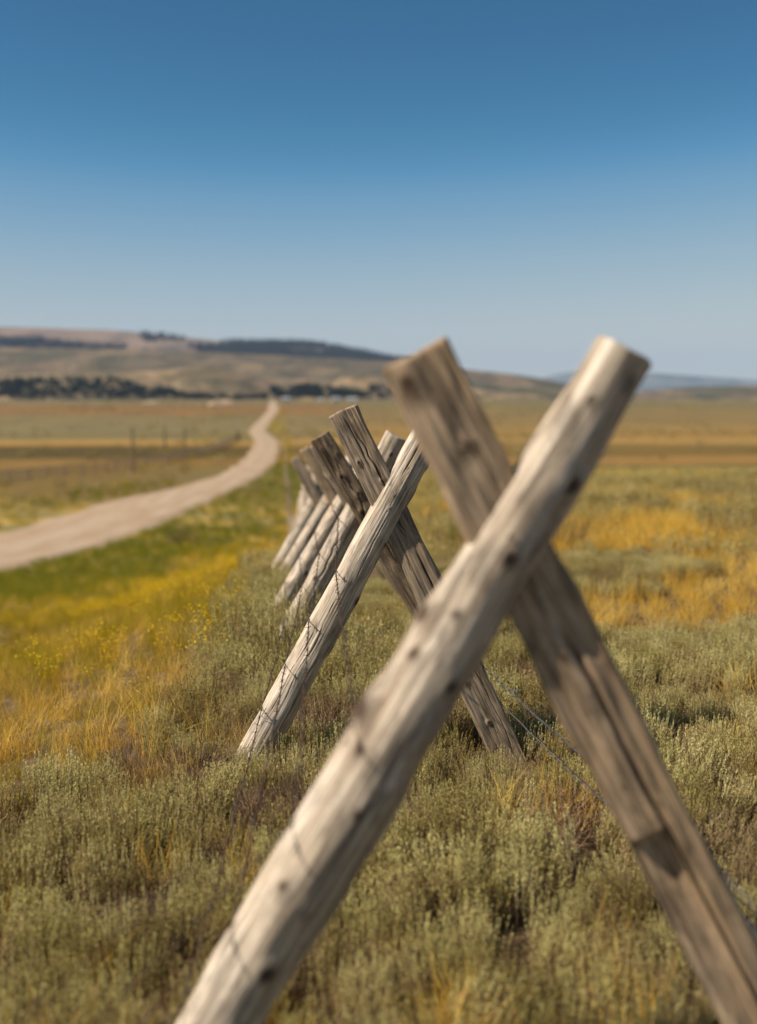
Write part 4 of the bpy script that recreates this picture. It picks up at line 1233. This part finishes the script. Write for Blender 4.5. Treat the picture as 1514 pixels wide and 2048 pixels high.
# ------------------------------------------------------------------ trees
def tree_mesh_parts(seed, h=10, w_=5, conifer=False, n=260):
    rs = np.random.RandomState(seed)
    # trunk and limbs
    paths = [np.array([(0, 0, -0.4), (0.05, 0.03, h * 0.4), (0, 0.1, h * (0.93 if conifer else 0.75))])]
    tv, tf = tube(paths, 0.03 * h * 0.6, 6)
    if not conifer:
        for i in range(5):
            a = rs.uniform(0, 6.28); z0 = h * rs.uniform(0.2, 0.5)
            p = [(0, 0, z0), (math.cos(a) * w_ * 0.2, math.sin(a) * w_ * 0.2, z0 + h * 0.15), (math.cos(a) * w_ * 0.36, math.sin(a) * w_ * 0.36, z0 + h * 0.3)]
            v2, f2 = tube([np.array(p)], 0.09, 5); f2 = f2 + len(tv); tv = np.concatenate([tv, v2]); tf = np.concatenate([tf, f2])
    # foliage: leaf clumps
    if conifer:
        z = rs.uniform(0.08, 1, n); r_ = (1 - z) * w_ * 0.5 * (0.75 + 0.25 * np.sin(z * 40)) * np.sqrt(rs.uniform(0.2, 1, n)); a = rs.uniform(0, 6.28, n)
        c = np.stack([r_ * np.cos(a), r_ * np.sin(a), z * h], -1); s = w_ * 0.16 * (1.2 - z)
    else:
        nb = 9
        bc = rs.normal(0, 1, (nb, 3)) * np.array([w_ * 0.24, w_ * 0.24, h * 0.14]) + np.array([0, 0, h * 0.6])
        bi = rs.randint(0, nb, n)
        dd = rs.normal(0, 1, (n, 3)); dd /= np.linalg.norm(dd, axis=1)[:, None]
        c = bc[bi] + dd * (rs.uniform(0.5, 1, n)[:, None]) * np.array([w_ * 0.22, w_ * 0.22, h * 0.17])
        s = np.full(n, w_ * 0.075)
    nrm_ = rs.normal(0, 1, (n, 3)); nrm_ /= np.linalg.norm(nrm_, axis=1)[:, None]
    u_ = np.cross(nrm_, [0.3, 0.2, 1]); u_ /= np.linalg.norm(u_, axis=1)[:, None]; w2 = np.cross(nrm_, u_)
    s = (s * rs.uniform(0.6, 1.4, n))[:, None]
    V = np.stack([c + u_ * s, c + w2 * s, c - u_ * s, c - w2 * s], 1).reshape(-1, 3)
    Q = np.arange(4 * n).reshape(-1, 4)
    return (tv, tf), (V, Q)
def joined_tree(seed, **k):
    a, b = tree_mesh_parts(seed, **k)
    return join_parts('belt_tree', [a, b], ('bark', 'tree_leaf'))
templ_col('tree_set', [joined_tree(1000 + i, h=10, w_=8, n=300) for i in range(3)])
templ_col('conifer_set', [joined_tree(1010 + i, h=14, w_=6, conifer=True, n=90) for i in range(2)])
def belt(name, label, pts, n, hs, D, spread, seed):
    """pts: list of (px, crown top py); trees stand from the base line up to that line"""
    rs = np.random.RandomState(seed)
    p = np.array(pts, float)
    px = rs.uniform(p[0, 0], p[-1, 0], n)
    top = np.interp(px, p[:, 0], p[:, 1])
    r_ = rs.uniform(0, 1, n)
    dist = D + spread * r_
    x_ = (px - 757) / F * dist
    # terrace: the belt climbs the toe of the slope
    hgt = (795 - top) / F * dist + EYE
    z_ = -4 + EYE + r_ * np.maximum(hgt - 8 - (-4 + EYE), 0)
    s = rs.uniform(hs[0], hs[1], n)
    scatter(name, x_, dist, s, rs.randint(0, 3, n), 'tree_set', label, 0.05, seed, z=z_ - 1.0)
belt('tree_belt', 'dark tree belt at the foot of the hills on the left', [(-60, 756), (221, 756), (262, 760), (300, 772), (340, 773), (365, 784), (395, 790)], 210, (0.9, 1.5), 1440, 140, 1100)
belt('tree_belt', 'thinner dark tree belt between the left belt and the road end', [(375, 784), (430, 782), (470, 790), (500, 788), (535, 784)], 60, (0.6, 1.1), 1420, 60, 1101)
belt('tree_belt', 'dark tree belt behind the white farm buildings', [(545, 770), (580, 774), (610, 766), (630, 764), (655, 770), (690, 778), (730, 786)], 150, (0.8, 1.35), 1400, 140, 1102)
belt('tree_belt', 'small dark grove on the hillside left of the nearest split log', [(735, 762), (760, 760), (790, 772)], 26, (0.6, 1.0), 1560, 80, 1103)

# conifer forest on the far ridge, in patches
rs = np.random.RandomState(1200)
n = 15000
px = rs.uniform(-60, 860, n); dist = rs.uniform(3350, 4350, n)
x_ = (px - 757) / F * dist
r_ = np.clip((dist - 3000) / 1300, 0, 1)
z_ = -8 + (ridge_s(x_) + 8) * r_ ** 0.85
nn = fbm(x_, dist, 420, 41, 5)
z_ = z_ + nn * 26 * (np.sin(np.pi * r_) ** 0.7) + nn * 26 * 0.06
msk = fbm(x_ * 1.0, dist * 1.6, 260, 1210, 3)
dens = np.interp(px, [-60, 221, 300, 325, 420, 470, 860], [0.0, 0.0, -0.10, 0.08, 0.05, -0.45, -0.6]) + 0.55 * sstep(3950, 4250, dist) * sstep(500, 420, px)
keep = msk > dens
scatter('ridge_forest', x_[keep], dist[keep], rs.uniform(0.9, 1.7, keep.sum()), rs.randint(0, 2, keep.sum()), 'conifer_set', 'dark blue conifer forest in patches along the far ridge', 0.03, 1201, z=z_[keep] - 1)



# ------------------------------------------------------------------ haze
HAZE = 1
if HAZE:
    x0, x1, y0, y1, z0, z1 = -13000, 13000, -300, 12500, -30, 460
    me_ = bpy.data.meshes.new('haze')
    me_.from_pydata([(x0, y0, z0), (x1, y0, z0), (x1, y1, z0), (x0, y1, z0), (x0, y0, z1), (x1, y0, z1), (x1, y1, z1), (x0, y1, z1)], [],
                    [(0, 3, 2, 1), (4, 5, 6, 7), (0, 1, 5, 4), (1, 2, 6, 5), (2, 3, 7, 6), (3, 0, 4, 7)])
    hm = bpy.data.materials.new('haze'); hm.use_nodes = True
    tt = hm.node_tree; tt.nodes.clear()
    ou = tt.nodes.new('ShaderNodeOutputMaterial'); pv = tt.nodes.new('ShaderNodeVolumePrincipled')
    pv.inputs['Color'].default_value = (0.45, 0.66, 1.0, 1)
    pv.inputs['Density'].default_value = 5.0e-5
    pv.inputs['Anisotropy'].default_value = 0.0
    tt.links.new(pv.outputs[0], ou.inputs['Volume'])
    ho = link_mesh('haze', me_, [hm]); ho['kind'] = 'stuff'; ho['label'] = 'thin blue air haze that fades the far ridge'
